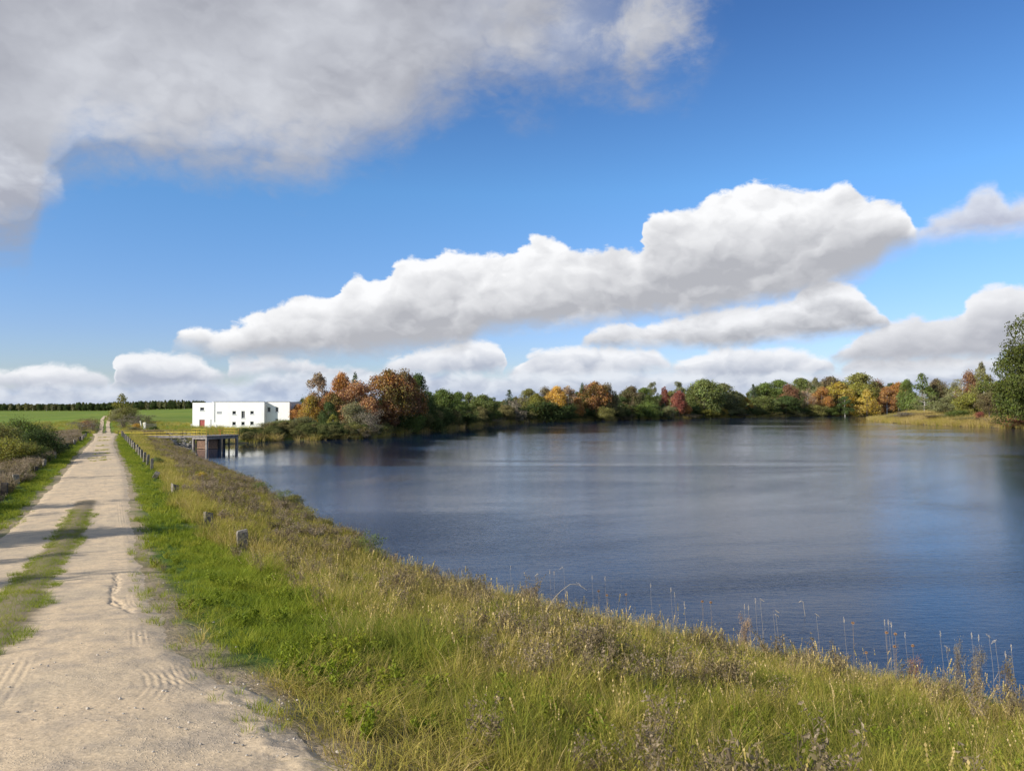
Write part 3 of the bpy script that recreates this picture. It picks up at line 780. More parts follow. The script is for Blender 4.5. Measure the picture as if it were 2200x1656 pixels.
for (a, b, c_, d), y0 in [(w, 0.0) for w in win_l] + [(w, -0.05) for w in win_m] + [(w, SB) for w in win_r]:
    fm = MB(); t_ = 0.07; y1 = y0 + 0.13; y2 = y0 + 0.20
    fm.box(a, a + t_, y1, y2, c_, d).box(b - t_, b, y1, y2, c_, d).box(a + t_, b - t_, y1, y2, c_, c_ + t_).box(a + t_, b - t_, y1, y2, d - t_, d)
    if b - a > 0.9 or d - c_ > 0.9: fm.box((a + b) / 2 - 0.025, (a + b) / 2 + 0.025, y1, y2, c_ + t_, d - t_)
    w_ = fm.build('window', M_frame, bld)
    MB().box(a + t_, b - t_, y2 - 0.03, y2 - 0.01, c_ + t_, d - t_).build('pane', M_glass, w_)
    MB().box(a - 0.06, b + 0.06, y0 - 0.09, y0 - 0.004, c_ - 0.07, c_ - 0.002).build('sill', M_frame, w_)
a, b, c_, d = door_l[0]
dr = MB().box(a, b, 0.12, 0.18, c_, d).build('door', M_red, bld)
MB().box(a + 0.04, a + 0.055, 0.105, 0.12, c_ + 0.2, d - 0.2).box((a + b) / 2 - 0.01, (a + b) / 2 + 0.01, 0.112, 0.12, c_, d).build('door_seam', M_rust, dr)
MB().box(b - 0.2, b - 0.1, 0.06, 0.115, c_ + 1.0, c_ + 1.06).build('handle', M_pole, dr)
v4 = rel((634, 706, 382, 420))
vn = MB().box(v4[0], v4[1], -0.085, -0.052, v4[2], v4[3])
for i in range(5):
    z_ = v4[2] + (v4[3] - v4[2]) * (i + 0.5) / 5
    vn.box(v4[0] + 0.03, v4[1] - 0.03, -0.105, -0.086, z_ - 0.025, z_ + 0.02)
vn.build('vent', M_greyvent, bld)
MB().tube([(W_main0 + 0.25, -0.12, Htot - 0.1), (W_main0 + 0.25, -0.12, 1.6)], 0.04).build('downpipe', M_greyvent, bld)
def post(name, px, top, bot, D, mat, rad, label, cat, **kw):
    p = zat(px, bot, D); q_ = zat(px, top, D)
    g0 = hgt1(p[0], p[1]) - 0.1
    o = MB().tube([(0, 0, 0), (0, 0, (q_[2] - g0) * 0.5), (0, 0, q_[2] - g0)], rad, 7).build(name, mat, loc=(p[0], p[1], g0), label=label, category=cat, **kw)
    return o
post('grey_pole', 453, 901, 921, 156, M_pole, 0.09, 'thin grey pole standing in front of the white building right of the red door', 'pole')
post('short_post', 465.5, 912, 922, 155, M_pole, 0.07, 'short grey stake in front of the white building beside the tall pole', 'post')
post('white_stake', 411, 910, 921.5, 157, M_wpost, 0.10, 'pale stake at the left corner of the white building', 'post')

# ------------------------------------------------------------------ intake pier on concrete legs
PC = Vector((-43.8, 109.0, 0)); DL = Vector((-0.86, 0.51, 0)).normalized(); DR = Vector((0.51, 0.86, 0)).normalized()
pier = link('concrete_pier', None, loc=tuple(PC))
pier['label'] = 'concrete pier on square legs standing in the lake with a yellow railed deck'
pier['category'] = 'pier'
LA, LB = 3.25, 5.5; ZD = 1.93
def PP(a, b, z): v = DL * a + DR * b; return (v.x, v.y, z)
def pbox(mb, a0, a1, b0, b1_, z0, z1):
    i = len(mb.v)
    for z in (z0, z1):
        for a, b in ((a0, b0), (a1, b0), (a1, b1_), (a0, b1_)): mb.v.append(PP(a, b, z))
    mb.f += [tuple(i + q for q in f) for f in ((0, 1, 2, 3), (7, 6, 5, 4), (0, 4, 5, 1), (1, 5, 6, 2), (2, 6, 7, 3), (3, 7, 4, 0))]
mb = MB(); pbox(mb, -0.12, LA + 0.12, -0.12, LB + 0.12, ZD - 0.14, ZD); mb.build('deck', M_conc, pier)
for bb in ((0.0, LA, 0.0, 0.28), (0, LA, LB - 0.28, LB), (0.0, 0.28, 0.284, LB - 0.284), (LA - 0.28, LA, 0.284, LB - 0.284)):
    mb = MB(); pbox(mb, *bb, ZD - 0.51, ZD - 0.143); mb.build('beam', M_conc, pier)
for a, b in ((0, 0), (LA - 0.3, 0), (0, LB - 0.3), (LA - 0.3, LB - 0.3), (0, 2.3), (LA - 0.3, 2.3)):
    mb = MB(); pbox(mb, a, a + 0.3, b, b + 0.3, -2.5, ZD - 0.503); mb.build('leg', M_conc if b != 2.3 else M_dark, pier)  # middle legs get the concrete with shade in its colour
for a, b in ((0.9, 3.5), (1.4, 3.9), (1.9, 4.6), (0.8, 4.5)):
    mb = MB(); pbox(mb, a, a + 0.16, b, b + 0.16, -2.5, ZD - 0.145); mb.build('gate_stem', M_dark, pier)
mb = MB(); pbox(mb, 0.35, LA - 0.35, 2.35, 2.6, -2.5, ZD - 0.146); mb.build('shade_slab', M_dark, pier)  # added slab, its dark colour stands for the shade inside the pier
# rusty debris grates between the legs
for (a0, b0, a1, b1_) in ((0.34, 0.5, LA - 0.34, 0.5), (0.5, 0.62, 0.5, 2.25)):
    gr = MB().bar(PP(a0, b0, ZD - 0.56), PP(a1, b1_, ZD - 0.56), 0.08).build('grate', M_rust, pier)
    MB().bar(PP(a0, b0, 0.12), PP(a1, b1_, 0.12), 0.12).build('grate_sill', M_rust, gr)
    n_ = 13
    for i in range(n_):
        t = (i + 0.5) / n_
        a = a0 + (a1 - a0) * t; b = b0 + (b1_ - b0) * t
        MB().bar(PP(a, b, 0.06), PP(a, b, ZD - 0.6), 0.115 if b1_ == b0 else 0.085).build('grate_bar', M_rust, gr)
# boom of timber on the water under the pier
MB().tube([PP(0.3, 0.8, 0.04), PP(1.6, 1.0, 0.05), PP(LA - 0.3, 0.9, 0.04)], 0.07).build('floating_timber', M_woodd, pier)
def railing(parent, pts, zs, mats, post_mat, n_post, h, name='railing'):
    """posts and rails as parts of the thing"""
    r0 = None
    for (p, q_), n_, pm in zip(zip(pts[:-1], pts[1:]), n_post, post_mat):
        p = Vector(p); q_ = Vector(q_)
        for i in range(n_ + 1):
            if i == n_ and (p, q_) != (Vector(pts[-2]), Vector(pts[-1])): continue
            c_ = p.lerp(q_, i / n_)
            MB().tube([c_, c_ + Vector((0, 0, h))], 0.028, 6).build('railing_post', pm, parent)
        for z_, mt in zip(zs, mats):
            MB().tube([p + Vector((0, 0, z_)), q_ + Vector((0, 0, z_))], 0.026, 6).build('rail', mt, parent)
E_ = 0.05
railing(pier, [PP(LA, -E_, ZD), PP(0, -E_, ZD), PP(-E_, LB, ZD), PP(LA, LB, ZD), PP(LA + E_, 3.0, ZD)], (0.93, 0.56, 0.16), (M_yellow, M_yellow, M_yellow), [M_yellow, M_ochre, M_ochre, M_ochre], [3, 7, 4, 3], 0.94)
mb = MB(); hub = Vector(PP(1.0, 3.1, ZD)); mb.tube([hub, hub + Vector((0, 0, 0.75))], 0.05)
for i in range(8):
    a = i * math.pi / 4; mb.bar(hub + Vector((0, 0, 0.72)), hub + Vector((math.cos(a) * 0.28, math.sin(a) * 0.28, 0.72)), 0.03)
mb.tube([hub + Vector((math.cos(i * math.pi / 6) * 0.28, math.sin(i * math.pi / 6) * 0.28, 0.72)) for i in range(13)], 0.025, 5)
mb.build('valve_wheel', simple_mat('red_valve', (0.40, 0.09, 0.03), 0.6), pier)

# footbridge from the dam to the pier
w0 = Vector((*zat(259, 938, 113)[:2], 1.78)); w1 = Vector(PP(LA + 0.15, 1.0, ZD)) + PC; w1.z = ZD - 0.02
walk = link('footbridge', None, loc=tuple(w0)); walk['label'] = 'narrow footbridge with thin yellow handrails leading from the dam to the pier'; walk['category'] = 'footbridge'
dv = w1 - w0; dn = Vector((dv.y, -dv.x, 0)).normalized()
mb = MB(); mb.bar(Vector((0, 0, -0.06)), dv + Vector((0, 0, -0.06)), 0.9, 0.1); mb.build('walkway_deck', M_conc, walk)
for sgn in (1, -1):
    o_ = dn * 0.45 * sgn
    mb = MB().bar(o_ + Vector((0, 0, -0.22)), dv + o_ + Vector((0, 0, -0.22)), 0.09, 0.2); mb.build('side_beam', M_conc, walk)
for sgn in (1, -1):
    o_ = dn * 0.48 * sgn; n_ = 6
    for i in range(n_ + 1):
        c_ = o_ + dv * (i / n_)
        MB().tube([c_ + Vector((0, 0, -0.2)), c_ + Vector((0, 0, 0.80))], 0.03).build('railing_post', M_woodd if i % 3 != 1 else M_olive, walk)
    for z_, mt, rd in ((0.80, M_olive, 0.02), (0.46, M_yellow, 0.028), (0.10, M_yellow, 0.032)):
        MB().tube([o_ + Vector((0, 0, z_)), dv + o_ + Vector((0, 0, z_))], rd).build('rail', mt, walk)

# riprap of broken stones at the foot of the dam near the pier
def rock_mesh(seed, n=1):
    bm = bmesh.new(); bmesh.ops.create_icosphere(bm, subdivisions=1, radius=0.5)
    rg = np.random.default_rng(seed)
    for v in bm.verts:
        v.co *= rg.uniform(0.7, 1.2); v.co.z *= 0.55
    me_ = bpy.data.meshes.new('stone'); bm.to_mesh(me_); bm.free(); me_.materials.append(M_stone); return me_

# ------------------------------------------------------------------ guard posts along the dam
def stub_mesh(seed, w, h, top):
    rg = np.random.default_rng(seed)
    bm = bmesh.new(); bmesh.ops.create_cube(bm, size=1.0)
    bmesh.ops.bevel(bm, geom=bm.edges[:], offset=0.06, segments=1, affect='EDGES')
    bmesh.ops.subdivide_edges(bm, edges=[e for e in bm.edges if abs((e.verts[0].co - e.verts[1].co).z) > 0.4], cuts=3)
    for v in bm.verts:
        tz = v.co.z + 0.5
        v.co.x = v.co.x * w * rg.uniform(0.93, 1.06); v.co.y = v.co.y * w * 0.85 * rg.uniform(0.93, 1.06)
        v.co.z = tz * h - 0.25 + (tz > 0.8) * (v.co.x * top + rg.uniform(-0.03, 0.02) * h)
    me_ = bpy.data.meshes.new('guard_post'); bm.to_mesh(me_); bm.free(); me_.materials.append(M_concw); return me_
RP = [((521, 1178), 1138, 22, 'nearest and widest grey stub post in the tall grass of the lake side', 0.14, 0.05),
      ((446, 1119), 1100, 17, 'second nearest stub post on the lake side, low with a chipped flat top', -0.1, -0.1),
      ((376, 1058), 1040, 13, 'third nearest stub post on the lake side, pale with a slanted pointed top', -0.45, 0.05),
      ((334, 1027), 1019, 12, 'fallen dark stub post lying tilted beside the bright grass of the lake side', 0.2, 0.9)]
for i, ((px, py), ty, w, lab, top, tilt) in enumerate(RP):
    p = hit(px, py); D = p[1]
    hh_ = (py - ty) / F * D; ww = w / F * D
    if i < 3:
        o = link('guard_post', stub_mesh(i + 3, ww, hh_ + 0.25, top), loc=p, rz=0.5 + 0.2 * i, label=lab, category='post')
        o.rotation_euler.x = tilt; o.rotation_euler.y = -tilt
    else:
        o = link('guard_post', stub_mesh(i + 3, ww * 0.8, ww * 1.9, top), loc=(p[0], p[1], p[2] + 0.12), rz=0.4, label=lab, category='post')
        o.rotation_euler = (0.9, 0.5, 0.4)
far_posts = [(326, 1009), (317, 999), (310, 992.5), (304.5, 985.5), (299, 978.5), (293.5, 972), (288.5, 966.5), (283.5, 961), (279, 956), (275, 951.5), (271, 947.5), (267.5, 943.8), (264.5, 940.6), (262, 937.8)]
names = ['first', 'second', 'third', 'fourth', 'fifth', 'sixth', 'seventh', 'eighth', 'ninth', 'tenth', 'eleventh', 'twelfth', 'thirteenth', 'last']
pm = [stub_mesh(40 + i, 0.19, 0.80 + 0.25, 0.06 * (i - 1)) for i in range(3)]
pmd = [stub_mesh(50 + i, 0.2, 0.7 + 0.25, 0.05) for i in range(2)]
rp_pts = []
for i, (px, py) in enumerate(far_posts):
    p = hit(px, py)
    lab = f'{names[i]} upright grey post of the close row running from mid-dam to the footbridge' if i < 13 else 'last grey post of the close row, right beside the footbridge end'
    o = link('guard_post', pm[i % 3], loc=p, rz=0.5 + 0.13 * i, label=lab, category='post', group='grey posts along the lake side of the dam')
    o.rotation_euler.y = R(RNG.uniform(-5, 5)); rp_pts.append(p)
LP_ = [((8, 1064), 0.62, 'dark', 'nearest left-hand post, dark and cut off by the left edge of the picture'),
       ((35, 1042), 0.60, 'pale', 'pale square post on the left side of the road next to a rusty weed clump'),
       ((76, 1015), 0.42, 'dark', 'short dark stub half hidden in weeds between two taller left-hand posts'),
       ((94, 1003), 0.55, 'pale', 'leaning ochre-edged post on the left side of the road beyond the dark weeds'),
       ((106, 992), 0.45, 'dark', 'small dark post just beyond the leaning one on the left side'),
       ((118, 984), 0.55, 'pale', 'slim pale post in brown weeds on the left side, mid-way along the grass strip'),
       ((145, 965), 0.6, 'pale', 'pale post among brown weeds where the left grass strip narrows'),
       ((160, 956), 0.6, 'pale', 'grey post on the left side before the three crowded far ones'),
       ((172, 948.5), 0.6, 'dark', 'nearest of the crowded far posts at the end of the left fence line'),
       ((176.5, 945.5), 0.6, 'pale', 'second of the crowded far posts at the end of the left fence line'),
       ((180.5, 942), 0.6, 'pale', 'third of the crowded far posts at the end of the left fence line'),
       ((184.5, 939), 0.6, 'pale', 'farthest post of the left fence line close to the small round bush')]
for i, ((px, py), h_, kd, lab) in enumerate(LP_):
    p = hit(px, py); D = p[1]
    me_ = stub_mesh(70 + i, 0.30 if i < 2 else 0.2, h_ + 0.25, 0.08 * (i % 3 - 1))
    if kd == 'dark': me_.materials[0] = M_woodd
    o = link('guard_post', me_, loc=p, rz=0.4 + 0.3 * i, label=lab, category='post', group='posts along the left side of the road')
    o.rotation_euler.y = R([2, -3, 4, 8, -4, 3, -2, 5, 2, -3, 3, -2][i])

# grey planks between pale posts at the end of the dam
p = hit(318, 922)
crib = link('plank_barrier', None, loc=p); crib['label'] = 'weathered grey planks stacked between two pale posts beside the dark bush'; crib['category'] = 'barrier'
D = p[1]; u = D / F
for i in range(4):
    z_ = 0.25 + i * 0.24
    MB().bar((-6 * u, 0.2 + 0.03 * i, z_), (12 * u, 1.2, z_ - 0.12 + 0.06 * (i % 2)), 0.16, 0.17).build('plank', M_wood, crib)
MB().bar((-6 * u, -0.1, -0.1), (-6.2 * u, -0.1, 1.35), 0.3).build('crib_post', M_wpost, crib)
MB().bar((-10.5 * u, 0.35, -0.1), (-10.8 * u, 0.35, 1.3), 0.26).build('crib_post', M_wpost, crib)
p = hit(303.5, 919)
MB().tube([(0, 0, -0.1), (-0.05, 0, 0.7), (-0.22, 0, 1.4)], [0.16, 0.14, 0.12], 7).build('broken_post', M_wpost, loc=p, label='pale broken post leaning left of the plank barrier', category='post')

# ------------------------------------------------------------------ foliage meshes, unit size (height 1, width about 1)
def cards(C, Nn, size, rg, aspect=0.8):
    """leaf quads: centres C, normals Nn"""
    n = len(C)
    rnd = rg.normal(size=(n, 3)); T = np.cross(Nn, rnd); T /= np.linalg.norm(T, axis=1)[:, None] + 1e-9
    B = np.cross(Nn, T)
    s = (size * rg.uniform(0.6, 1.35, n))[:, None]
    bend = Nn * s * 0.18
    V = np.stack([C - T * s - bend, C - B * s * aspect + bend * 0.5, C + T * s - bend, C + B * s * aspect + bend * 0.5], 1).reshape(-1, 3)
    Fc = np.arange(n * 4).reshape(-1, 4)
    return V, Fc
def crown_mesh(name, seed, kind, n=6500, size=0.021, nl=26):
    rg = np.random.default_rng(seed)
    L = []
    for i in range(nl):
        t = rg.uniform(0, 1)
        a = rg.uniform(0, 2 * math.pi)
        if kind == 'round':
            zc = 0.24 + 0.66 * t; prof = math.sin(math.pi * min(max((t * 0.9 + 0.13), 0), 1)) ** 0.6; rad = rg.uniform(0.25, 0.40) * prof; rl = rg.uniform(0.10, 0.17)
        elif kind == 'tall':
            zc = 0.16 + 0.76 * t; prof = math.sin(math.pi * (t * 0.82 + 0.14)) ** 0.7; rad = rg.uniform(0.12, 0.38) * prof; rl = rg.uniform(0.09, 0.15) * (1 - 0.3 * t)
        elif kind == 'oak':
            zc = 0.10 + 0.80 * t; prof = (1 - max(t - 0.5, 0) ** 2 * 1.5); rad = rg.uniform(0.05, 0.46) * prof; rl = rg.uniform(0.05, 0.12)
        elif kind == 'cone':
            zc = 0.08 + 0.88 * t; prof = (1 - t) ** 0.8 + 0.04; rad = rg.uniform(0.2, 0.42) * prof; rl = 0.05 + 0.12 * (1 - t)
        elif kind == 'bush':
            zc = 0.10 + 0.66 * t; prof = math.sin(math.pi * (t * 0.62 + 0.30)) ** 0.6; rad = rg.uniform(0.1, 0.42) * prof; rl = rg.uniform(0.10, 0.20)
        elif kind == 'spray':
            zc = 0.08 + 0.74 * t; prof = 0.5 + 0.5 * t; rad = rg.uniform(0.05, 0.42) * prof; rl = rg.uniform(0.07, 0.15)
        L.append((math.cos(a) * rad, math.sin(a) * rad, zc, rl))
    L = np.array(L)
    w = L[:, 3] ** 2; w /= w.sum()
    idx = rg.choice(nl, n, p=w)
    d = rg.normal(size=(n, 3)); d[:, 2] += 0.25; d /= np.linalg.norm(d, axis=1)[:, None]
    r = L[idx, 3] * (1 - 0.45 * rg.random(n) ** 2.2)
    lump = 1 + 0.22 * np.sin(d[:, 0] * 7 + idx) * np.sin(d[:, 1] * 6 + idx * 2) + 0.12 * rg.normal(size=n)
    C = L[idx, :3] + d * (r * lump)[:, None] * np.array([1.15, 1.15, 0.85])
    # stray twigs beyond the outline
    if kind in ('spray', 'bush'):
        k = n // 5; C[:k, 2] += np.abs(rg.normal(size=k)) * 0.07; C[:k, :2] *= 1.06
    C[:, 2] = np.clip(C[:, 2], 0.01, 1.05)
    Nn = d * 0.9 + rg.normal(size=(n, 3)) * 0.55; Nn /= np.linalg.norm(Nn, axis=1)[:, None]
    V, Fc = cards(C, Nn, size, rg)
    V[:, 2] /= max(1.0, V[:, 2].max())
    return mesh_from(name, V, Fc, M_leaf)
def trunk_mesh(name, seed, mat, top=0.8, r0=0.02, nb=9, spread=0.30, multi=1):
    rg = np.random.default_rng(seed); mb = MB()
    for mlt in range(multi):
        ox, oy = (rg.uniform(-0.1, 0.1), rg.uniform(-0.1, 0.1)) if multi > 1 else (0, 0)
        lx, ly = rg.uniform(-0.05, 0.05, 2) * (4 if multi > 1 else 1)
        ax = [(ox * 0.4 + lx * t * top, oy * 0.4 + ly * t * top, -0.03 + t * top) for t in (0, 0.25, 0.5, 0.75, 1)]
        mb.tube(ax, [r0 * 1.3, r0, r0 * 0.8, r0 * 0.5, r0 * 0.15], 6)
        for i in range(nb // multi):
            t = rg.uniform(0.2, 0.9); k = int(t * 4); f = t * 4 - k
            p = np.array(ax[k]) * (1 - f) + np.array(ax[min(k + 1, 4)]) * f
            a = rg.uniform(0, 2 * math.pi); l = spread * rg.uniform(0.5, 1.1) * (1.1 - 0.6 * t)
            e = p + np.array([math.cos(a) * l, math.sin(a) * l, l * rg.uniform(0.35, 0.9)])
            mid = (p + e) / 2 + np.array([0, 0, -0.02])
            mb.tube([p, mid, e], [r0 * 0.45, r0 * 0.3, r0 * 0.08], 5)
    return mb.mesh(name, mat)
CR = {
 'round': [crown_mesh('round_crown', 100 + i, 'round', 11500, 0.0145, 42) for i in range(4)],
 'tall': [crown_mesh('tall_crown', 120 + i, 'tall', 7500, 0.0135, 30) for i in range(3)],
 'cone': [crown_mesh('conifer_crown', 140 + i, 'cone', 5000, 0.016, 44) for i in range(2)],
 'bush': [crown_mesh('bush_crown', 160 + i, 'bush', 10000, 0.0135, 34) for i in range(4)],
 'thin': [crown_mesh('thin_crown', 180 + i, 'tall', 2300, 0.014, 26) for i in range(2)],
 'spray': [crown_mesh('sparse_crown', 200 + i, 'spray', 2600, 0.013, 30) for i in range(3)],
}
CR['oak'] = [crown_mesh('oak_crown', 220, 'oak', 34000, 0.0085, 90)]
TR = {
 'round': [trunk_mesh('trunk', 300 + i, M_bark, 0.78, 0.020, 12) for i in range(2)],
 'tall': [trunk_mesh('trunk', 310 + i, M_birch, 0.9, 0.016, 10, 0.2) for i in range(2)],
 'cone': [trunk_mesh('trunk', 320, M_bark, 0.93, 0.018, 10, 0.15)],
 'bush': [trunk_mesh('stems', 330 + i, M_twig, 0.6, 0.010, 15, 0.25, 5) for i in range(2)],
 'thin': [trunk_mesh('trunk', 340, M_birch, 0.92, 0.016, 22, 0.24)],
 'spray': [trunk_mesh('stems', 350 + i, M_twig, 0.8, 0.008, 35, 0.3, 7) for i in range(2)],
 'oak': [trunk_mesh('trunk', 360, M_bark, 0.72, 0.026, 20, 0.34)],
}
_cnt = {}
def plant(kind, loc, w, h, color, label, cat='tree', name=None, group=None, alpha=1.0, rz=None):
    i = _cnt.get(kind, 0); _cnt[kind] = i + 1
    r = link(name or {'cone': 'conifer', 'bush': 'bush', 'spray': 'sparse_bush', 'thin': 'sparse_tree', 'oak': 'oak_tree'}.get(kind, 'broadleaf_tree'), None, loc=loc)
    r.rotation_euler.z = RNG.uniform(0, 6.28) if rz is None else rz
    r.scale = (w, w, h)
    if label: r['label'] = label
    r['category'] = cat
    if group: r['group'] = group
    t = link(TR[kind][0].name.split('.')[0], TR[kind][i % len(TR[kind])], r)
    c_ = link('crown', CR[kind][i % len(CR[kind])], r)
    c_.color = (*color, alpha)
    return r
# foliage colours (albedo)
C_ = dict(
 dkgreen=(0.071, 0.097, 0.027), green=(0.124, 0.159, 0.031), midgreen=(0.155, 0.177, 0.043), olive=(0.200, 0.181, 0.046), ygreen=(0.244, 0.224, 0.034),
 greygreen=(0.178, 0.177, 0.068), brown=(0.189, 0.139, 0.065), greybrown=(0.204, 0.168, 0.116), yellow=(0.451, 0.301, 0.031), gold=(0.502, 0.276, 0.028),
 orange=(0.420, 0.180, 0.035), dorange=(0.370, 0.165, 0.045), salmon=(0.400, 0.180, 0.075), red=(0.27, 0.075, 0.05), redbrown=(0.250, 0.115, 0.055),
 pink=(0.326, 0.213, 0.125), blue=(0.084, 0.112, 0.054), sage=(0.212, 0.196, 0.087), oakgreen=(0.090, 0.105, 0.020))
def tree_px(kind, px, top, base, w, D, colr, label, cat='tree', alpha=1.0, name=None, group=None, drop=True):
    """stand a plant at picture column px, D metres ahead, its top at picture row `top`"""
    p = zat(px, top, D)
    lim = 0.3 if kind in ('bush', 'spray') else 1.5
    for _ in range(20):
        if float(shore_sd(np.array([p[0]]), np.array([p[1]]))[0]) >= lim: break
        D += 1.5; p = zat(px, top, D)
    z0 = hgt1(p[0], p[1]) - 0.15
    z0 = max(z0, -0.1)
    h = max(p[2] - z0, 0.8)
    return plant(kind, (p[0], p[1], z0), w * D / F * 1.3, h, C_[colr], label, cat, name, group, alpha)

T = []
# --- clump at the left shore, catching the sun
T += [
 ('round', 641, 866, 905, 40, 163, 'orange', 'small bright orange maple at the left foot of the autumn clump, beside the building', 1),
 ('tall', 684, 797, 925, 62, 158, 'pink', 'tall thin pinkish-brown maple at the left end of the autumn clump', 0.75),
 ('round', 668, 846, 925, 44, 155, 'gold', 'golden-green tree low in front of the pinkish maple', 0.4),
 ('round', 733, 796, 925, 50, 164, 'orange', 'orange-red treetop between the pinkish maple and the dark pine top', 1),
 ('cone', 763, 797, 925, 36, 176, 'dkgreen', 'dark green pine top peeking out behind the orange trees', 1),
 ('round', 765, 813, 930, 84, 158, 'salmon', 'salmon-orange maple in the middle of the autumn clump', 0.8),
 ('round', 712, 838, 925, 56, 156, 'dorange', 'rust-coloured maple below the orange-red treetop', 0.35),
 ('round', 706, 860, 915, 36, 150, 'dkgreen', 'small dark green tree low in the autumn clump above the shore bushes', 1),
 ('round', 835, 790, 935, 92, 160, 'dorange', 'largest rust and green maple of the autumn clump', 0.3),
 ('round', 866, 787, 935, 66, 168, 'redbrown', 'brown-topped tree behind the largest rust maple', 0.5),
 ('round', 884, 808, 935, 54, 157, 'dorange', 'rusty maple at the right flank of the autumn clump', 0.4),
 ('round', 897, 797, 935, 56, 174, 'dkgreen', 'tall dark green tree closing the autumn clump on the right', 1),
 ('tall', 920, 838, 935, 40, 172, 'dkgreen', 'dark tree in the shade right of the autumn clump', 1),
 ('round', 852, 855, 905, 38, 151, 'yellow', 'small yellow tree in front of the largest rust maple', 0.8),
 ('bush', 762, 857, 935, 60, 149, 'sage', 'big grey-green willow below the salmon maple', 1),
 ('spray', 795, 877, 940, 60, 146, 'greybrown', 'bare grey-brown bush at the water below the autumn clump', 1),
 ('tall', 716, 888, 935, 26, 146, 'ygreen', 'little pointed yellow-green tree among the shore bushes', 1),
 ('bush', 880, 878, 935, 60, 150, 'green', 'green shrub in the shade at the foot of the rusty maples', 1),
 ('round', 828, 868, 925, 50, 153, 'redbrown', 'reddish low tree between the willow and the yellow tree', 0.5),
]
# --- shaded green trees right of the clump
T += [
 ('round', 950, 832, 920, 62, 196, 'green', 'green tree with a brownish top, first right of the shaded gap', 0.7),
 ('round', 985, 838, 918, 46, 205, 'green', 'green tree second right of the shaded gap', 0.8),
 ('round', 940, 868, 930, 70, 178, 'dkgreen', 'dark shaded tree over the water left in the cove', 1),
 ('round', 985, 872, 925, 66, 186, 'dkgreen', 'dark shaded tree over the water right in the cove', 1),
 ('tall', 1008, 840, 915, 40, 212, 'midgreen', 'slender green tree left of the pair of lit round trees', 1),
 ('round', 1038, 845, 912, 56, 222, 'midgreen', 'lit round green tree standing by the water right of the dark cove', 0.8),
 ('tall', 1056, 852, 910, 34, 240, 'green', 'narrow green tree beside the lit round one', 1),
 ('cone', 1094, 836, 908, 34, 272, 'blue', 'dark bluish pine top before the grey willow', 1),
 ('thin', 1086, 868, 909, 26, 252, 'greybrown', 'pale leafless birch leaning at the waterline', 1),
 ('spray', 1108, 848, 908, 54, 256, 'greybrown', 'tall grey-brown willow with bare twigs', 1),
 ('round', 1136, 832, 906, 46, 282, 'olive', 'olive tree with yellowing top behind the grey willow', 0.8),
 ('round', 1152, 843, 906, 34, 266, 'ygreen', 'yellow-green tree above the dark round willow', 0.8),
 ('round', 1170, 828, 905, 42, 290, 'brown', 'brownish tree left of the golden one', 0.8),
 ('bush', 1165, 854, 908, 74, 256, 'dkgreen', 'broad dark green willow dipping into the water', 1),
 ('round', 1196, 826, 900, 42, 280, 'gold', 'golden yellow maple, the brightest of the middle shore', 1),
 ('tall', 1220, 826, 900, 44, 298, 'pink', 'pale pinkish tree right of the golden maple', 1),
 ('bush', 1214, 860, 906, 54, 262, 'dkgreen', 'dark shaded bush beneath the pale pinkish tree', 1),
 ('round', 1241, 852, 900, 28, 270, 'orange', 'small orange tree left under the big orange-brown maple', 0.9),
 ('cone', 1251, 821, 900, 30, 296, 'dkgreen', 'dark pine top left of the big orange-brown maple', 1),
 ('round', 1278, 817, 903, 62, 276, 'dorange', 'big orange-brown maple on the middle of the far shore', 0.4),
 ('round', 1305, 819, 903, 40, 284, 'brown', 'brown-green tree at the right flank of the big orange-brown maple', 0.6),
 ('bush', 1297, 870, 905, 46, 264, 'olive', 'olive shrub at the foot of the big orange-brown maple', 1),
 ('tall', 1335, 850, 902, 40, 304, 'dkgreen', 'dark green trees in the dip right of the orange-brown maple', 1),
]
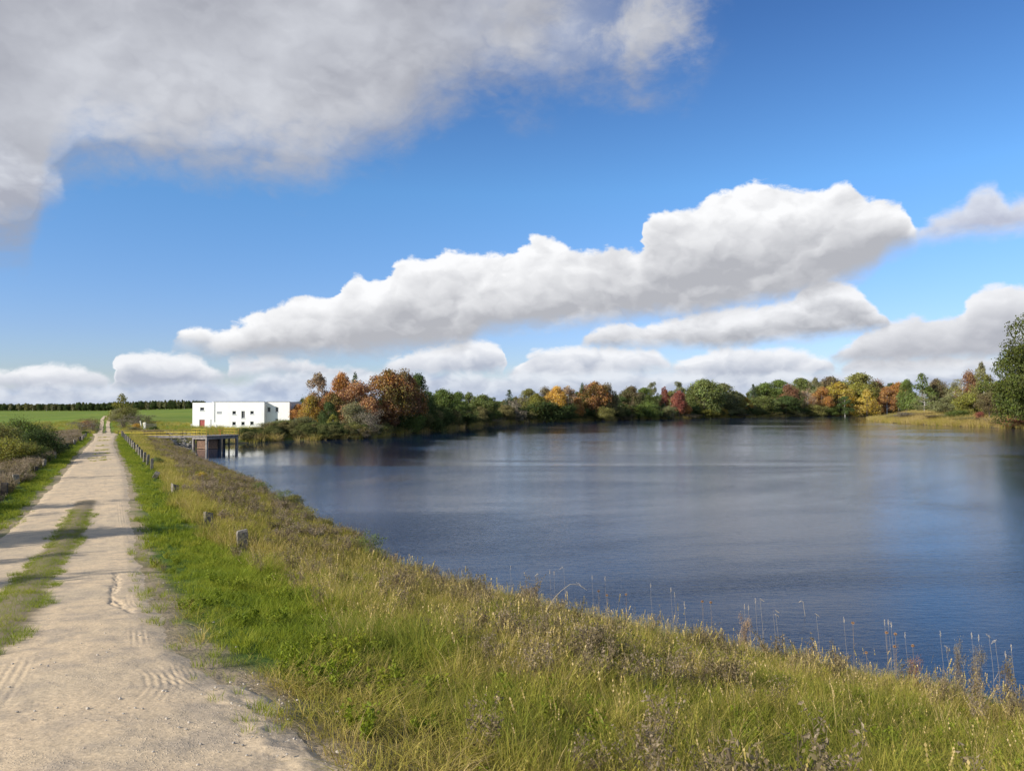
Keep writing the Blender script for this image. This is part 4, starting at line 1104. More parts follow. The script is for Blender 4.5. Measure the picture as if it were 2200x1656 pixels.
T += [
 ('round', 1357, 827, 900, 50, 325, 'brown', 'brown-topped green tree left of the grey poplar', 0.4),
 ('round', 1384, 830, 898, 46, 340, 'green', 'green tree between the brown-topped tree and the grey poplar', 0.9),
 ('tall', 1402, 819, 898, 26, 352, 'greygreen', 'slim grey-green poplar rising above its neighbours', 1),
 ('bush', 1384, 856, 899, 54, 318, 'green', 'green willow in front of the grey poplar', 1),
 ('tall', 1427, 828, 898, 26, 345, 'red', 'narrow red maple right of the grey poplar', 0.8),
 ('tall', 1440, 838, 898, 28, 352, 'olive', 'olive tree between the two red maples', 1),
 ('tall', 1457, 818, 896, 34, 362, 'greygreen', 'grey-green tree above the crimson maple', 1),
 ('round', 1459, 837, 890, 30, 340, 'red', 'crimson maple in front of the grey-green tree', 1),
 ('round', 1470, 862, 893, 26, 330, 'orange', 'small orange tree right below the crimson maple', 1),
 ('bush', 1430, 868, 899, 50, 326, 'greygreen', 'grey-green willow below the narrow red maple', 1),
 ('bush', 1384, 889, 900, 14, 308, 'ygreen', 'tiny yellow bush at the waterline', 1),
 ('round', 1512, 811, 898, 78, 350, 'midgreen', 'big round light green lime tree in the middle of the far shore', 1),
 ('round', 1553, 820, 897, 56, 365, 'greygreen', 'pale green tree on the right shoulder of the big lime tree', 0.9),
 ('round', 1578, 838, 897, 50, 372, 'olive', 'olive tree sloping down right of the pale green tree', 0.8),
 ('bush', 1512, 876, 899, 60, 336, 'ygreen', 'yellow-green shrubs along the foot of the big lime tree', 1),
 ('bush', 1553, 872, 893, 18, 345, 'yellow', 'small golden shrub low right of the big lime tree', 0.6),
 ('tall', 1603, 852, 894, 28, 360, 'gold', 'yellow willow before the dark spruce', 0.5),
 ('round', 1570, 870, 897, 50, 352, 'greygreen', 'grey-green low tree left of the yellow willow', 1),
 ('cone', 1618, 824, 894, 24, 420, 'blue', 'pointed dark spruce starting the wooded hill', 1),
 ('round', 1645, 820, 893, 56, 425, 'green', 'dark green tree next to the pointed spruce', 1),
 ('round', 1673, 813, 893, 52, 430, 'green', 'round green tree on the left of the wooded hill', 1),
 ('round', 1640, 848, 894, 56, 385, 'midgreen', 'mid-green tree low on the left of the wooded hill', 1),
 ('round', 1693, 822, 890, 42, 405, 'redbrown', 'red-brown tree on the wooded hill', 0.7),
 ('round', 1688, 848, 893, 60, 385, 'dkgreen', 'dark green tree beneath the red-brown one', 0.9),
 ('round', 1720, 809, 893, 54, 440, 'midgreen', 'green treetop right behind the red-brown tree', 1),
 ('thin', 1734, 832, 890, 38, 398, 'pink', 'pale pinkish-grey sparse tree in the middle of the wooded hill', 1),
 ('tall', 1752, 809, 890, 36, 430, 'sage', 'light grey-green poplar at the hill top', 1),
 ('round', 1785, 806, 890, 58, 440, 'brown', 'brown-green dense treetop on the hill', 0.7),
 ('round', 1765, 828, 890, 40, 410, 'orange', 'orange-green tree left of the yellow group', 0.7),
 ('bush', 1745, 862, 893, 50, 388, 'olive', 'olive shrub at the shore under the pale sparse tree', 1),
]
T += [
 ('round', 1802, 818, 888, 58, 405, 'yellow', 'yellow maple left in the yellow group', 0.6),
 ('round', 1846, 797, 888, 78, 425, 'olive', 'tall olive tree, the highest point of the wooded hill', 0.9),
 ('round', 1846, 818, 890, 56, 408, 'ygreen', 'yellow-green tree in front of the tall olive tree', 1),
 ('round', 1885, 812, 888, 46, 420, 'redbrown', 'reddish-brown tree right of the tall olive tree', 0.8),
 ('cone', 1862, 834, 889, 52, 385, 'yellow', 'bright yellow pointed tree at the shore', 0.9),
 ('tall', 1815, 850, 892, 34, 380, 'dkgreen', 'dark grey-green tree low left of the bright yellow pointed tree', 1),
 ('tall', 1905, 828, 887, 46, 392, 'dorange', 'orange-brown tree right of the bright yellow pointed tree', 0.8),
 ('round', 1930, 818, 886, 44, 400, 'orange', 'orange tree left of the green spruce group', 0.7),
 ('bush', 1780, 866, 893, 46, 384, 'green', 'green shrub at the shore left of the dark low tree', 1),
 ('round', 1948, 811, 885, 36, 345, 'green', 'round green treetop left behind the green spruce', 1),
 ('cone', 1980, 800, 888, 66, 305, 'green', 'broad green spruce-shaped tree behind the peninsula', 1),
 ('round', 2012, 811, 888, 38, 312, 'brown', 'brownish tree right behind the broad green spruce', 0.6),
 ('thin', 1985, 836, 890, 56, 285, 'greygreen', 'grey sparse trees with pale stems before the broad green spruce', 1),
 ('thin', 2050, 812, 892, 44, 300, 'sage', 'thin sage-coloured tree in the gap right of the brownish one', 1),
 ('thin', 2066, 812, 895, 60, 270, 'olive', 'leaning sparse olive tree before the red-brown treetop', 1),
 ('round', 2080, 791, 895, 42, 285, 'redbrown', 'red-brown treetop left of the tall oak', 0.8),
 ('tall', 2108, 774, 900, 30, 275, 'sage', 'slender pale birch top touching the tall oak', 1),
 ('tall', 2112, 800, 905, 56, 245, 'olive', 'olive tree filling in beneath the slender birch top', 0.7),
 ('round', 2082, 842, 908, 56, 240, 'ygreen', 'yellow-green tree low left of the tall oak', 0.8),
 ('round', 2040, 850, 905, 60, 258, 'greygreen', 'grey-green bushy tree behind the peninsula reeds', 1),
 ('round', 2125, 838, 908, 50, 225, 'brown', 'rusty small tree at the foot of the tall oak', 0.6),
 ('bush', 2105, 882, 912, 18, 226, 'red', 'small scarlet bush left of the tall oak', 1),
 ('bush', 2060, 878, 912, 50, 238, 'green', 'green bush on the peninsula behind the reeds', 1),
 ('bush', 2180, 895, 919, 50, 206, 'redbrown', 'dark reddish shrub under the tall oak at the right edge', 1),
]
for t in T:
    kind, px, top, base, w, D, colr, lab, al = t[:9]
    cat = 'bush' if kind in ('bush', 'spray') else 'tree'
    tree_px(kind, px, top, base, w, D, colr, lab, cat, al)
# the tall oak at the right edge and its neighbours just outside the picture
tree_px('oak', 2232, 662, 918, 165, 197, 'oakgreen', 'tall dark green oak towering at the right edge of the lake', 'tree', 0.95)
tree_px('oak', 2305, 645, 918, 185, 204, 'oakgreen', 'second dark oak behind the tall one, mostly beyond the right edge', 'tree', 0.95)
tree_px('round', 2178, 800, 918, 60, 207, 'green', 'lower green tree leaning out left under the tall oak', 'tree', 1)
for i, (px, D, h, w) in enumerate([(2330, 190, 24, 22), (2460, 178, 22, 20), (2650, 160, 21, 18)]):
    p = zat(px, 900, D); plant('round', (p[0], p[1], hgt1(p[0], p[1]) - 0.1), w, h, C_['green'], 'green shore tree right of the tall oak, outside the picture', 'tree', None, 'trees beyond the right edge', 1)

# --- bushes along the shore right of the pier
SHB = [(524, 914, 34, 144, 'sage', 'first grey-green willow bush right of the pier railing'), (546, 912, 34, 144, 'olive', 'olive willow bush in front of the building windows'), (566, 900, 34, 146, 'sage', 'pale willow bush below the shaded wall'),
       (588, 902, 38, 146, 'sage', 'tall pale willow bush before the set-back wall'), (612, 897, 36, 146, 'midgreen', 'green willow bush at the right corner of the building'), (634, 900, 38, 145, 'olive', 'olive bush right of the building corner'),
       (655, 890, 40, 146, 'greygreen', 'taller grey-green bush beneath the small orange maple'), (680, 905, 36, 144, 'midgreen', 'green bush below the golden-green tree'), (700, 915, 34, 143, 'olive', 'low olive bush left of the little pointed tree'),
       (735, 912, 36, 143, 'sage', 'low grey-green bush right of the little pointed tree'), (760, 908, 38, 143.5, 'olive', 'olive bush under the big grey-green willow'), (785, 915, 36, 143, 'greybrown', 'low brownish bush near the end of the bush row'),
       (535, 928, 36, 139, 'midgreen', 'low green willow overhanging the water right of the pier'), (580, 926, 40, 140, 'olive', 'low olive willow overhanging the water, second in the front row'), (622, 926, 40, 140, 'midgreen', 'low green willow overhanging the water, third in the front row'),
       (664, 925, 42, 139.5, 'sage', 'low pale willow overhanging the water, fourth in the front row'), (710, 927, 42, 139.5, 'olive', 'low olive willow overhanging the water, fifth in the front row'), (755, 926, 42, 140, 'greygreen', 'last low willow of the front row before the bare bush')]
for i, (px, top, w, D, cl, lab) in enumerate(SHB):
    tree_px('spray' if i % 3 == 2 else 'bush', px, top + (4 if px < 570 else -1), 945, w * 1.25, D, cl, lab, 'bush', 1, 'willow_bush')
# --- reed and scrub on the peninsula
for i, (px, top, w, D, cl, lab) in enumerate([
    (1925, 888, 34, 276, 'greybrown', 'low grey scrub at the tip of the peninsula'), (1952, 883, 36, 268, 'greybrown', 'brown scrub second from the peninsula tip'), (1982, 884, 38, 262, 'brown', 'brown scrub in the middle of the peninsula'),
    (2012, 890, 36, 246, 'brown', 'low tawny scrub near the water on the peninsula'), (2042, 886, 40, 240, 'greybrown', 'grey scrub at the root of the peninsula'), (2088, 894, 44, 228, 'sage', 'pale scrub left of the scarlet bush'),
    (2125, 896, 40, 218, 'greybrown', 'grey-brown scrub below the rusty small tree'), (2155, 900, 34, 212, 'brown', 'tawny scrub by the water beneath the oak')]):
    tree_px('bush' if i % 2 else 'spray', px, top, 915, w * 1.3, D, cl, lab, 'bush', 1, 'scrub_bush')
for i, (px, top, w, D, cl, lab) in enumerate([
    (1345, 889, 34, 303, 'greybrown', 'low tawny scrub in the dip of the far shore'), (1432, 886, 44, 320, 'greybrown', 'pale scrub under the narrow red maple'), (1478, 887, 44, 330, 'greybrown', 'pale scrub under the small orange tree'),
    (1590, 888, 36, 358, 'greybrown', 'pale scrub left of the wooded hill'), (1660, 882, 36, 380, 'olive', 'olive scrub at the left foot of the wooded hill'), (1705, 880, 40, 382, 'sage', 'sage scrub at the middle foot of the wooded hill'),
    (1060, 896, 46, 240, 'greybrown', 'low grey scrub at the water near the leaning birch'), (1330, 893, 40, 296, 'brown', 'brown scrub at the waterline right of the big orange-brown maple')]):
    tree_px('spray', px, top, 900, w * 1.2, D, cl, lab, 'bush', 1, 'scrub_bush')

# --- the dense undergrowth and rear ranks of the wood: one mass nobody could count
def scatter(name, P_, rot, scl, idx, tint, protos, label=None, tilt=None, kind='stuff'):
    P_ = np.asarray(P_, float); n = len(P_)
    me_ = bpy.data.meshes.new(name + '_points')
    me_.vertices.add(n); me_.vertices.foreach_set('co', P_.astype(np.float32).ravel())
    rv = np.zeros((n, 3), np.float32); rv[:, 2] = rot
    if tilt is not None: rv[:, 0] = tilt[:, 0]; rv[:, 1] = tilt[:, 1]
    a = me_.attributes.new('rot', 'FLOAT_VECTOR', 'POINT'); a.data.foreach_set('vector', rv.ravel())
    sv = np.asarray(scl, np.float32)
    if sv.ndim == 1: sv = np.repeat(sv[:, None], 3, 1)
    a = me_.attributes.new('scl', 'FLOAT_VECTOR', 'POINT'); a.data.foreach_set('vector', np.ascontiguousarray(sv).ravel())
    a = me_.attributes.new('pick', 'INT', 'POINT'); a.data.foreach_set('value', np.asarray(idx, np.int32))
    a = me_.attributes.new('tint', 'FLOAT', 'POINT'); a.data.foreach_set('value', np.asarray(tint, np.float32))
    o = link(name, me_, kind=kind)
    if label: o['label'] = label
    ng = bpy.data.node_groups.new(name + '_scatter', 'GeometryNodeTree')
    ng.interface.new_socket('Geometry', in_out='INPUT', socket_type='NodeSocketGeometry')
    ng.interface.new_socket('Geometry', in_out='OUTPUT', socket_type='NodeSocketGeometry')
    gi = ng.nodes.new('NodeGroupInput'); go = ng.nodes.new('NodeGroupOutput')
    iop = ng.nodes.new('GeometryNodeInstanceOnPoints'); jn = ng.nodes.new('GeometryNodeJoinGeometry')
    for pm_ in protos:
        po = bpy.data.objects.new(pm_.name + '_pattern', pm_)
        oi = ng.nodes.new('GeometryNodeObjectInfo'); oi.inputs['Object'].default_value = po; oi.inputs['As Instance'].default_value = True
        ng.links.new(oi.outputs['Geometry'], jn.inputs[0])
    ng.links.new(gi.outputs[0], iop.inputs['Points']); ng.links.new(jn.outputs[0], iop.inputs['Instance'])
    iop.inputs['Pick Instance'].default_value = True
    for nm, typ, sock in (('pick', 'INT', 'Instance Index'), ('rot', 'FLOAT_VECTOR', 'Rotation'), ('scl', 'FLOAT_VECTOR', 'Scale')):
        na = ng.nodes.new('GeometryNodeInputNamedAttribute'); na.data_type = typ; na.inputs['Name'].default_value = nm
        ng.links.new(na.outputs['Attribute'], iop.inputs[sock])
    ng.links.new(iop.outputs[0], go.inputs[0])
    md = o.modifiers.new('scatter', 'NODES'); md.node_group = ng
    return o
# wood mass: same crown shapes, coloured by 'tint'
def mass_mat():
    m, nt, out = new_mat('wood_leaves')
    a = attr(nt, 'tint', 'INSTANCER'); g = nt.node('ShaderNodeNewGeometry')
    c0 = nt.ramp(a.outputs['Fac'], [(0.0, (0.04, 0.062, 0.028)), (0.4, (0.07, 0.095, 0.032)), (0.62, (0.12, 0.13, 0.045)), (0.8, (0.17, 0.155, 0.065)), (0.9, (0.18, 0.115, 0.045)), (1.0, (0.27, 0.13, 0.04))])
    f = nt.m('MULTIPLY_ADD', g.outputs['Random Per Island'], 0.8, 0.6)
    d = nt.node('ShaderNodeBsdfDiffuse'); nt.put(d.inputs[0], nt.v('SCALE', c0, f)); nt.l.new(d.outputs[0], out.inputs[0]); return m
M_mass = mass_mat()
def remat(me_, mat):
    c_ = me_.copy(); c_.materials[0] = mat; return c_
mass_pro = [remat(CR['round'][0], M_mass), remat(CR['round'][2], M_mass), remat(CR['tall'][0], M_mass), remat(CR['cone'][0], M_mass), remat(CR['bush'][1], M_mass)]
pts = []; sc = []; ix = []; tn = []
mass_line = [(930, 215, 850), (980, 222, 856), (1030, 245, 862), (1080, 285, 862), (1130, 300, 850), (1180, 310, 848), (1230, 315, 845), (1290, 315, 842), (1340, 330, 852), (1400, 365, 845), (1460, 380, 842), (1520, 385, 838), (1580, 395, 850), (1640, 440, 838), (1700, 450, 828), (1760, 455, 822), (1820, 450, 820), (1880, 440, 822), (1940, 425, 828), (2000, 350, 832), (2050, 330, 832), (2100, 300, 826), (2150, 260, 820), (2200, 240, 800)]
ml = np.array(mass_line, float)
for px in np.arange(900, 2260, 5.0):
    D0 = np.interp(px, ml[:, 0], ml[:, 1]); t0 = np.interp(px, ml[:, 0], ml[:, 2])
    for k in range(4):
        D = D0 * (0.93 + 0.07 * k + RNG.uniform(-0.02, 0.02)); tp = t0 + RNG.uniform(-4, 14) + (20 - 8 * k if k < 2 else -2)
        p = zat(px + RNG.uniform(-3, 3), tp, D); z0 = hgt1(p[0], p[1])
        if shore_sd(np.array([p[0]]), np.array([p[1]]))[0] < 3: continue
        h = max(p[2] - z0, 3); pts.append((p[0], p[1], z0 - 0.2)); sc.append((h * 0.62, h * 0.62, h)); ix.append(RNG.choice([0, 1, 2, 4])); tn.append(RNG.choice([0.2, 0.4, 0.55, 0.68, 0.8, 0.9], p=[.2, .25, .2, .2, .1, .05]))
# understorey at the waterline of the far shore
for i in range(330):
    px = RNG.uniform(840, 2060)
    t_ = sorted([(a_, plane_hit(a_, b_, 0)[1]) for a_, b_ in far_px if a_ > 800])
    D = float(np.interp(px, [u_[0] for u_ in t_], [u_[1] for u_ in t_])) + RNG.uniform(1, 9)
    d_ = ray(px, 900); x_, y_ = d_[0] / d_[1] * D, D
    if shore_sd(np.array([x_]), np.array([y_]))[0] < 0.2: continue
    h = RNG.uniform(1.5, 6.0); pts.append((x_, y_, hgt1(x_, y_) - 0.1)); sc.append((h * 1.3, h * 1.3, h)); ix.append(4); tn.append(RNG.uniform(0.1, 0.85))
for i in range(150):
    px = RNG.uniform(520, 835); t_ = sorted([(a_, plane_hit(a_, b_, 0)[1]) for a_, b_ in far_px if 470 <= a_ <= 835])
    D = float(np.interp(px, [u_[0] for u_ in t_], [u_[1] for u_ in t_])) + RNG.uniform(0.2, 6)
    x_, y_ = (px - 1100) / F * D, D
    h = RNG.uniform(1.0, 1.7 if px < 575 else 2.8); pts.append((x_, y_, hgt1(x_, y_) - 0.1)); sc.append((h * 1.2, h * 1.2, h)); ix.append(4); tn.append(RNG.uniform(0.45, 0.85))
# behind the autumn clump
for px in np.arange(650, 930, 9.0):
    D = RNG.uniform(178, 192); p = zat(px, RNG.uniform(840, 858), D); z0 = hgt1(p[0], p[1]); h = max(p[2] - z0, 3)
    pts.append((p[0], p[1], z0 - 0.2)); sc.append((h * 0.7, h * 0.7, h)); ix.append(RNG.choice([0, 1, 2])); tn.append(RNG.choice([0.1, 0.4, 0.6, 0.9]))
scatter('wood', pts, RNG.uniform(0, 6.28, len(pts)), sc, ix, tn, mass_pro, 'dense wood of mixed autumn trees behind the lake shore')

# --- far treeline over the fields on the left
def far_top(px): return np.interp(px, [0, 60, 100, 140, 170, 200, 240, 270, 330, 380, 415], [870, 868, 869, 870, 865, 867, 864, 864, 861, 859, 860])
pts = []; sc = []; ix = []; tn = []
for px in np.arange(-60, 440, 2.2):
    for k in range(2):
        D = 700 + 60 * k + RNG.uniform(-10, 10)
        p = zat(px + RNG.uniform(-1, 1), far_top(px) + RNG.uniform(-2.5, 7.0), D); z0 = hgt1(p[0], p[1]); h = max(p[2] - z0, 4)
        pts.append((p[0], p[1], z0)); sc.append((h * 0.42, h * 0.42, h)); ix.append(RNG.choice([0, 2, 2, 3])); tn.append(RNG.choice([0.2, 0.4, 0.68, 0.8], p=[.3, .2, .25, .25]))
for px in np.arange(-60, 440, 1.6):
    p = zat(px, 878, 690 + RNG.uniform(-8, 8)); z0 = hgt1(p[0], p[1]); h = RNG.uniform(4.5, 7.5)
    pts.append((p[0], p[1], z0 - 0.3)); sc.append((h * 0.7, h * 0.7, h)); ix.append(RNG.choice([4, 2])); tn.append(RNG.choice([0.3, 0.5, 0.68, 0.78]))
scatter('distant_wood', pts, RNG.uniform(0, 6.28, len(pts)), sc, ix, tn, mass_pro, 'low dark wood along the horizon beyond the green field on the left')
# individual trees that stand out of it
fl = [(8, 868, 9, 'dkgreen'), (22, 867, 10, 'sage'), (40, 866, 11, 'sage'), (55, 865, 10, 'olive'), (70, 868, 9, 'sage'), (84, 867, 9, 'dkgreen'), (100, 869, 8, 'sage'), (112, 868, 9, 'sage'), (128, 870, 8, 'greygreen'), (142, 868, 9, 'dkgreen'), (156, 869, 8, 'sage'), (170, 863, 12, 'dkgreen'), (182, 866, 10, 'dkgreen'), (194, 864, 12, 'dkgreen'), (210, 866, 10, 'dkgreen'), (222, 865, 10, 'dkgreen'), (236, 863, 13, 'dkgreen'), (250, 864, 12, 'dkgreen'), (293, 862, 12, 'dkgreen'), (303, 860, 12, 'dkgreen'), (318, 864, 9, 'sage'), (330, 860, 12, 'dkgreen'), (342, 863, 9, 'sage'), (355, 860, 11, 'greygreen'), (366, 858, 12, 'dkgreen'), (374, 862, 12, 'dkgreen'), (384, 859, 10, 'greygreen'), (396, 860, 10, 'greygreen'), (406, 860, 10, 'dkgreen')]
for i, (px, tp, w, cl) in enumerate(fl):
    tree_px('tall' if cl != 'dkgreen' else 'round', px, tp, 888, w, 680, cl, 'pale birch in the distant treeline beyond the left field' if cl != 'dkgreen' else 'dark pine in the distant treeline beyond the left field', 'tree', 1, 'distant_birch' if cl != 'dkgreen' else 'distant_pine', 'birches of the distant treeline' if cl != 'dkgreen' else 'pines of the distant treeline')

# --- trees and bushes at the end of the dam
tree_px('cone', 262, 844, 905, 50, 178, 'ygreen', 'young birch with thin yellowing top beside the end of the dam', 'tree', 0.7, 'birch_tree')
tree_px('bush', 254, 872, 905, 34, 172, 'sage', 'olive-green bush at the left foot of the young birch', 'bush', 1)
tree_px('bush', 275, 870, 908, 40, 170, 'olive', 'dense olive bush at the right foot of the young birch', 'bush', 0.8)
tree_px('spray', 296, 884, 916, 56, 158, 'greybrown', 'wide grey-brown leafless thicket right of the young birch', 'bush', 1)
tree_px('spray', 268, 896, 920, 50, 146, 'greybrown', 'brownish thicket beside the climbing wheel tracks', 'bush', 1)
tree_px('spray', 318, 889, 918, 36, 158, 'greygreen', 'grey thicket at the right end of the leafless scrub', 'bush', 1)
tree_px('bush', 331, 913, 924, 16, 137, 'dkgreen', 'dark compact bush behind the grey planks', 'bush', 1)
tree_px('bush', 295, 906, 920, 18, 140, 'gold', 'small yellow shrub left of the pale broken post', 'bush', 0.8)
tree_px('bush', 289, 914, 925, 26, 134, 'sage', 'pale grassy shrub beneath the small yellow one', 'bush', 1)
tree_px('spray', 190, 893, 920, 50, 150, 'brown', 'russet thicket left of the climbing wheel tracks', 'bush', 1)
tree_px('spray', 175, 902, 925, 50, 140, 'greybrown', 'grey-brown thicket in front of the russet one', 'bush', 1)
tree_px('spray', 202, 905, 926, 40, 135, 'greybrown', 'brown thicket hard by the left wheel track', 'bush', 1)
tree_px('bush', 187, 901, 912, 26, 145, 'dorange', 'orange-brown shrub on top of the thickets left of the track', 'bush', 0.7)
tree_px('bush', 183, 925, 938, 12, 118, 'green', 'little round green bush at the end of the left post row', 'bush', 1)
# --- thicket below the dam on the left
for px, top, w, D, kd, cl, lab in [
    (52, 884, 78, 66, 'bush', 'green', 'tallest dark green bush on the left below the dam'),
    (8, 893, 76, 60, 'bush', 'olive', 'olive bush with yellowing leaves at the left edge of the picture'),
    (90, 916, 66, 64, 'bush', 'dkgreen', 'dark bush sloping down right of the tallest one'),
    (28, 930, 80, 56, 'bush', 'ygreen', 'yellow-green bush in front of the tallest dark one'),
    (70, 950, 60, 58, 'bush', 'green', 'lower green bush with pale leaves toward the dam slope'),
    (115, 930, 50, 70, 'spray', 'greybrown', 'grey-brown bare bush at the right end of the thicket below the dam'),
    (100, 900, 36, 90, 'spray', 'olive', 'thin bare shrub against the green field'),
    (140, 938, 40, 84, 'spray', 'greybrown', 'low brown scrub running toward the field corner')]:
    tree_px(kd, px, top, 985, w * 1.15, D, cl, lab, 'bush', 0.85 if kd == 'bush' else 1)

# --- trees outside the picture on the left; their shade falls across the road
SH = [(-28, 5.5, 13, 7, 'round'), (-30.5, 10.3, 12.5, 6, 'thin'), (-32, 15.3, 13, 6, 'round'), (-27, 9, 10, 5, 'thin'), (-32, 26.6, 10, 5, 'thin'), (-37, 39.7, 9, 4, 'thin'), (-33, 22, 10, 5, 'thin')]
for x_, y_, h, w, kd in SH:
    plant(kd, (x_, y_, hgt1(x_, y_) - 0.1), w, h, C_['green'], 'roadside tree left of the picture casting shade on the road', 'tree', 'roadside_tree', 'roadside trees beyond the left edge', 1)

# ------------------------------------------------------------------ grass tufts, weeds, leaves: pattern meshes
def blade_set(name, seed, mat, n, h, hv, wid, lean, rad, head=0.0, segs=3):
    rg = np.random.default_rng(seed); V = []; Fc = []
    for i in range(n):
        a = rg.uniform(0, 6.283); r = rad * math.sqrt(rg.random()); bx, by = r * math.cos(a), r * math.sin(a)
        d = a + rg.normal() * 0.8; H = h * (1 + hv * rg.uniform(-1, 1)); ln = lean * rg.uniform(0.2, 1.3) * H
        w = wid * rg.uniform(0.7, 1.3); fa = rg.uniform(0, 3.14); wx, wy = math.cos(fa) * w, math.sin(fa) * w
        prev = None
        for s in range(segs + 1):
            t = s / segs
            x = bx + math.cos(d) * ln * t ** 2; y = by + math.sin(d) * ln * t ** 2; z = H * (t - 0.28 * (lean) * t * t)
            ww = (1 - t ** 1.6) * 0.92 + 0.08
            V += [(x - wx * ww, y - wy * ww, z), (x + wx * ww, y + wy * ww, z)]
            if s: k = len(V); Fc.append((k - 4, k - 3, k - 1, k - 2))
        if head and rg.random() < head:
            for q in range(5):
                t = 0.82 + 0.2 * q / 5; hh = H * 0.022
                cx, cy, cz = x - math.cos(d) * ln * (1 - t) * 0.7, y - math.sin(d) * ln * (1 - t) * 0.7, z - H * (1 - t) * 0.9
                aa = rg.uniform(0, 6.28); k = len(V); sx, sy = math.cos(aa) * hh * 0.6, math.sin(aa) * hh * 0.6
                V += [(cx, cy, cz - hh), (cx + sx, cy + sy, cz), (cx, cy, cz + hh), (cx - sx, cy - sy, cz)]; Fc.append((k, k + 1, k + 2, k + 3))
    return mesh_from(name, V, np.array(Fc), mat)
def weed_set(name, seed, mat, n, h, leaf, dens, spread=0.5):
    """branching stems set with small leaves or seed clusters"""
    rg = np.random.default_rng(seed); V = []; Fc = []
    def strip(p, q_, w):
        k = len(V); V.extend([(p[0] - w, p[1], p[2]), (p[0] + w, p[1], p[2]), (q_[0] + w * .5, q_[1], q_[2]), (q_[0] - w * .5, q_[1], q_[2])]); Fc.append((k, k + 1, k + 2, k + 3))
        k = len(V); V.extend([(p[0], p[1] - w, p[2]), (p[0], p[1] + w, p[2]), (q_[0], q_[1] + w * .5, q_[2]), (q_[0], q_[1] - w * .5, q_[2])]); Fc.append((k, k + 1, k + 2, k + 3))
    C = []
    for i in range(n):
        a = rg.uniform(0, 6.28); r = 0.12 * rg.random(); b = np.array([r * math.cos(a), r * math.sin(a), 0])
        H = h * rg.uniform(0.6, 1.1); e = b + np.array([math.cos(a) * H * spread * rg.uniform(0.1, 0.7), math.sin(a) * H * spread * rg.uniform(0.1, 0.7), H])
        strip(b, e, 0.004)
        for j in range(5):
            t = rg.uniform(0.35, 0.95); p = b + (e - b) * t; a2 = rg.uniform(0, 6.28); l = H * 0.25 * rg.uniform(0.5, 1)
            q_ = p + np.array([math.cos(a2) * l * 0.7, math.sin(a2) * l * 0.7, l]); strip(p, q_, 0.0025)
            for k2 in range(int(dens)): C.append(p + (q_ - p) * rg.uniform(0.2, 1.1) + rg.normal(size=3) * leaf * 1.1)
        for k2 in range(int(dens * 2)): C.append(b + (e - b) * rg.uniform(0.15, 1.0) + rg.normal(size=3) * leaf * 1.2)
    C = np.array(C); Nn = rg.normal(size=C.shape); Nn /= np.linalg.norm(Nn, axis=1)[:, None]
    V2, F2 = cards(C, Nn, leaf, rg, 0.55)
    V = np.vstack([np.array(V), V2]); Fc = np.vstack([np.array(Fc), F2 + len(V) - len(V2)])
    return mesh_from(name, V, Fc, mat)
G_short = [blade_set('short_grass', 400 + i, M_green, 22, 0.17, 0.35, 0.0032, 0.75, 0.10) for i in range(4)]
G_far = [blade_set('grass_clump', 410 + i, M_green, 26, 0.26, 0.3, 0.009, 0.6, 0.22, segs=2) for i in range(3)]
G_mead = [blade_set('meadow_grass', 420 + i, M_meadow, 20, 0.34, 0.45, 0.0030, 0.70, 0.11, 0.03) for i in range(5)]
G_tall = [blade_set('seeding_grass', 430 + i, M_meadow, 11, 0.62, 0.3, 0.0020, 0.45, 0.10, 0.35) for i in range(3)]
G_mat = [blade_set('lying_grass', 440 + i, M_meadow, 20, 0.20, 0.4, 0.0032, 1.5, 0.14) for i in range(3)]
W_bank = [weed_set('bank_weed', 450 + i, M_weed, 9, 0.62, 0.020, 5) for i in range(4)]
W_far = [weed_set('bank_weed_clump', 460 + i, M_weed, 14, 0.75, 0.036, 5, 0.9) for i in range(3)]
F_mead = [blade_set('rough_grass_clump', 470 + i, M_meadow, 34, 0.55, 0.4, 0.009, 0.6, 0.30, 0.2, segs=2) for i in range(3)]
W_leaf = [weed_set('leafy_weed', 480 + i, M_green, 5, 0.22, 0.022, 6, 0.9) for i in range(3)]

def cells(x0, x1, y0, y1, dens):
    n = RNG.poisson((x1 - x0) * (y1 - y0) * dens)
    return RNG.uniform(x0, x1, n), RNG.uniform(y0, y1, n)
POSTXY = [hit(*p)[:2] for p in [(521, 1178), (446, 1119), (376, 1058), (334, 1027)]] + [p[:2] for p in rp_pts] + [hit(*a[0])[:2] for a in LP_]
def clear(x, y):
    """trampled spots in front of the guard posts"""
    k = np.ones(len(x), bool)
    for (a, b) in POSTXY:
        L = math.hypot(a, b); ux, uy = -a / L, -b / L
        dx, dy = x - a, y - b; al = dx * ux + dy * uy; ac = np.abs(-dx * uy + dy * ux)
        ln = 1.6 + 0.035 * L
        k &= ~((al > -0.15) & (al < ln) & (ac < 0.28 + 0.1 * np.clip(al, 0, 2)))
    return k
def inview(x, y, m=1.0):
    return (np.abs(x) < y * 0.70 + m) & (y > 3.2)
def settle(name, x, y, keep, protos, s0, s1, tint, label, sink=0.01, tiltv=0.12, mul=None):
    mul = 1.0 if mul is None else mul[keep]
    x, y = x[keep], y[keep]; tint = tint[keep] if isinstance(tint, np.ndarray) else np.full(len(x), tint)
    z = Hgt(x, y) - sink
    n = len(x)
    scatter(name, np.column_stack([x, y, z]), RNG.uniform(0, 6.28, n), RNG.uniform(s0, s1, n) * mul, RNG.integers(0, len(protos), n), np.clip(tint, 0, 1), protos, label, RNG.normal(size=(n, 2)) * tiltv)
    return n
def Rv(x, y):
    q = (x - AXP[0]) * AXN[0] + (y - AXP[1]) * AXN[1]; return q
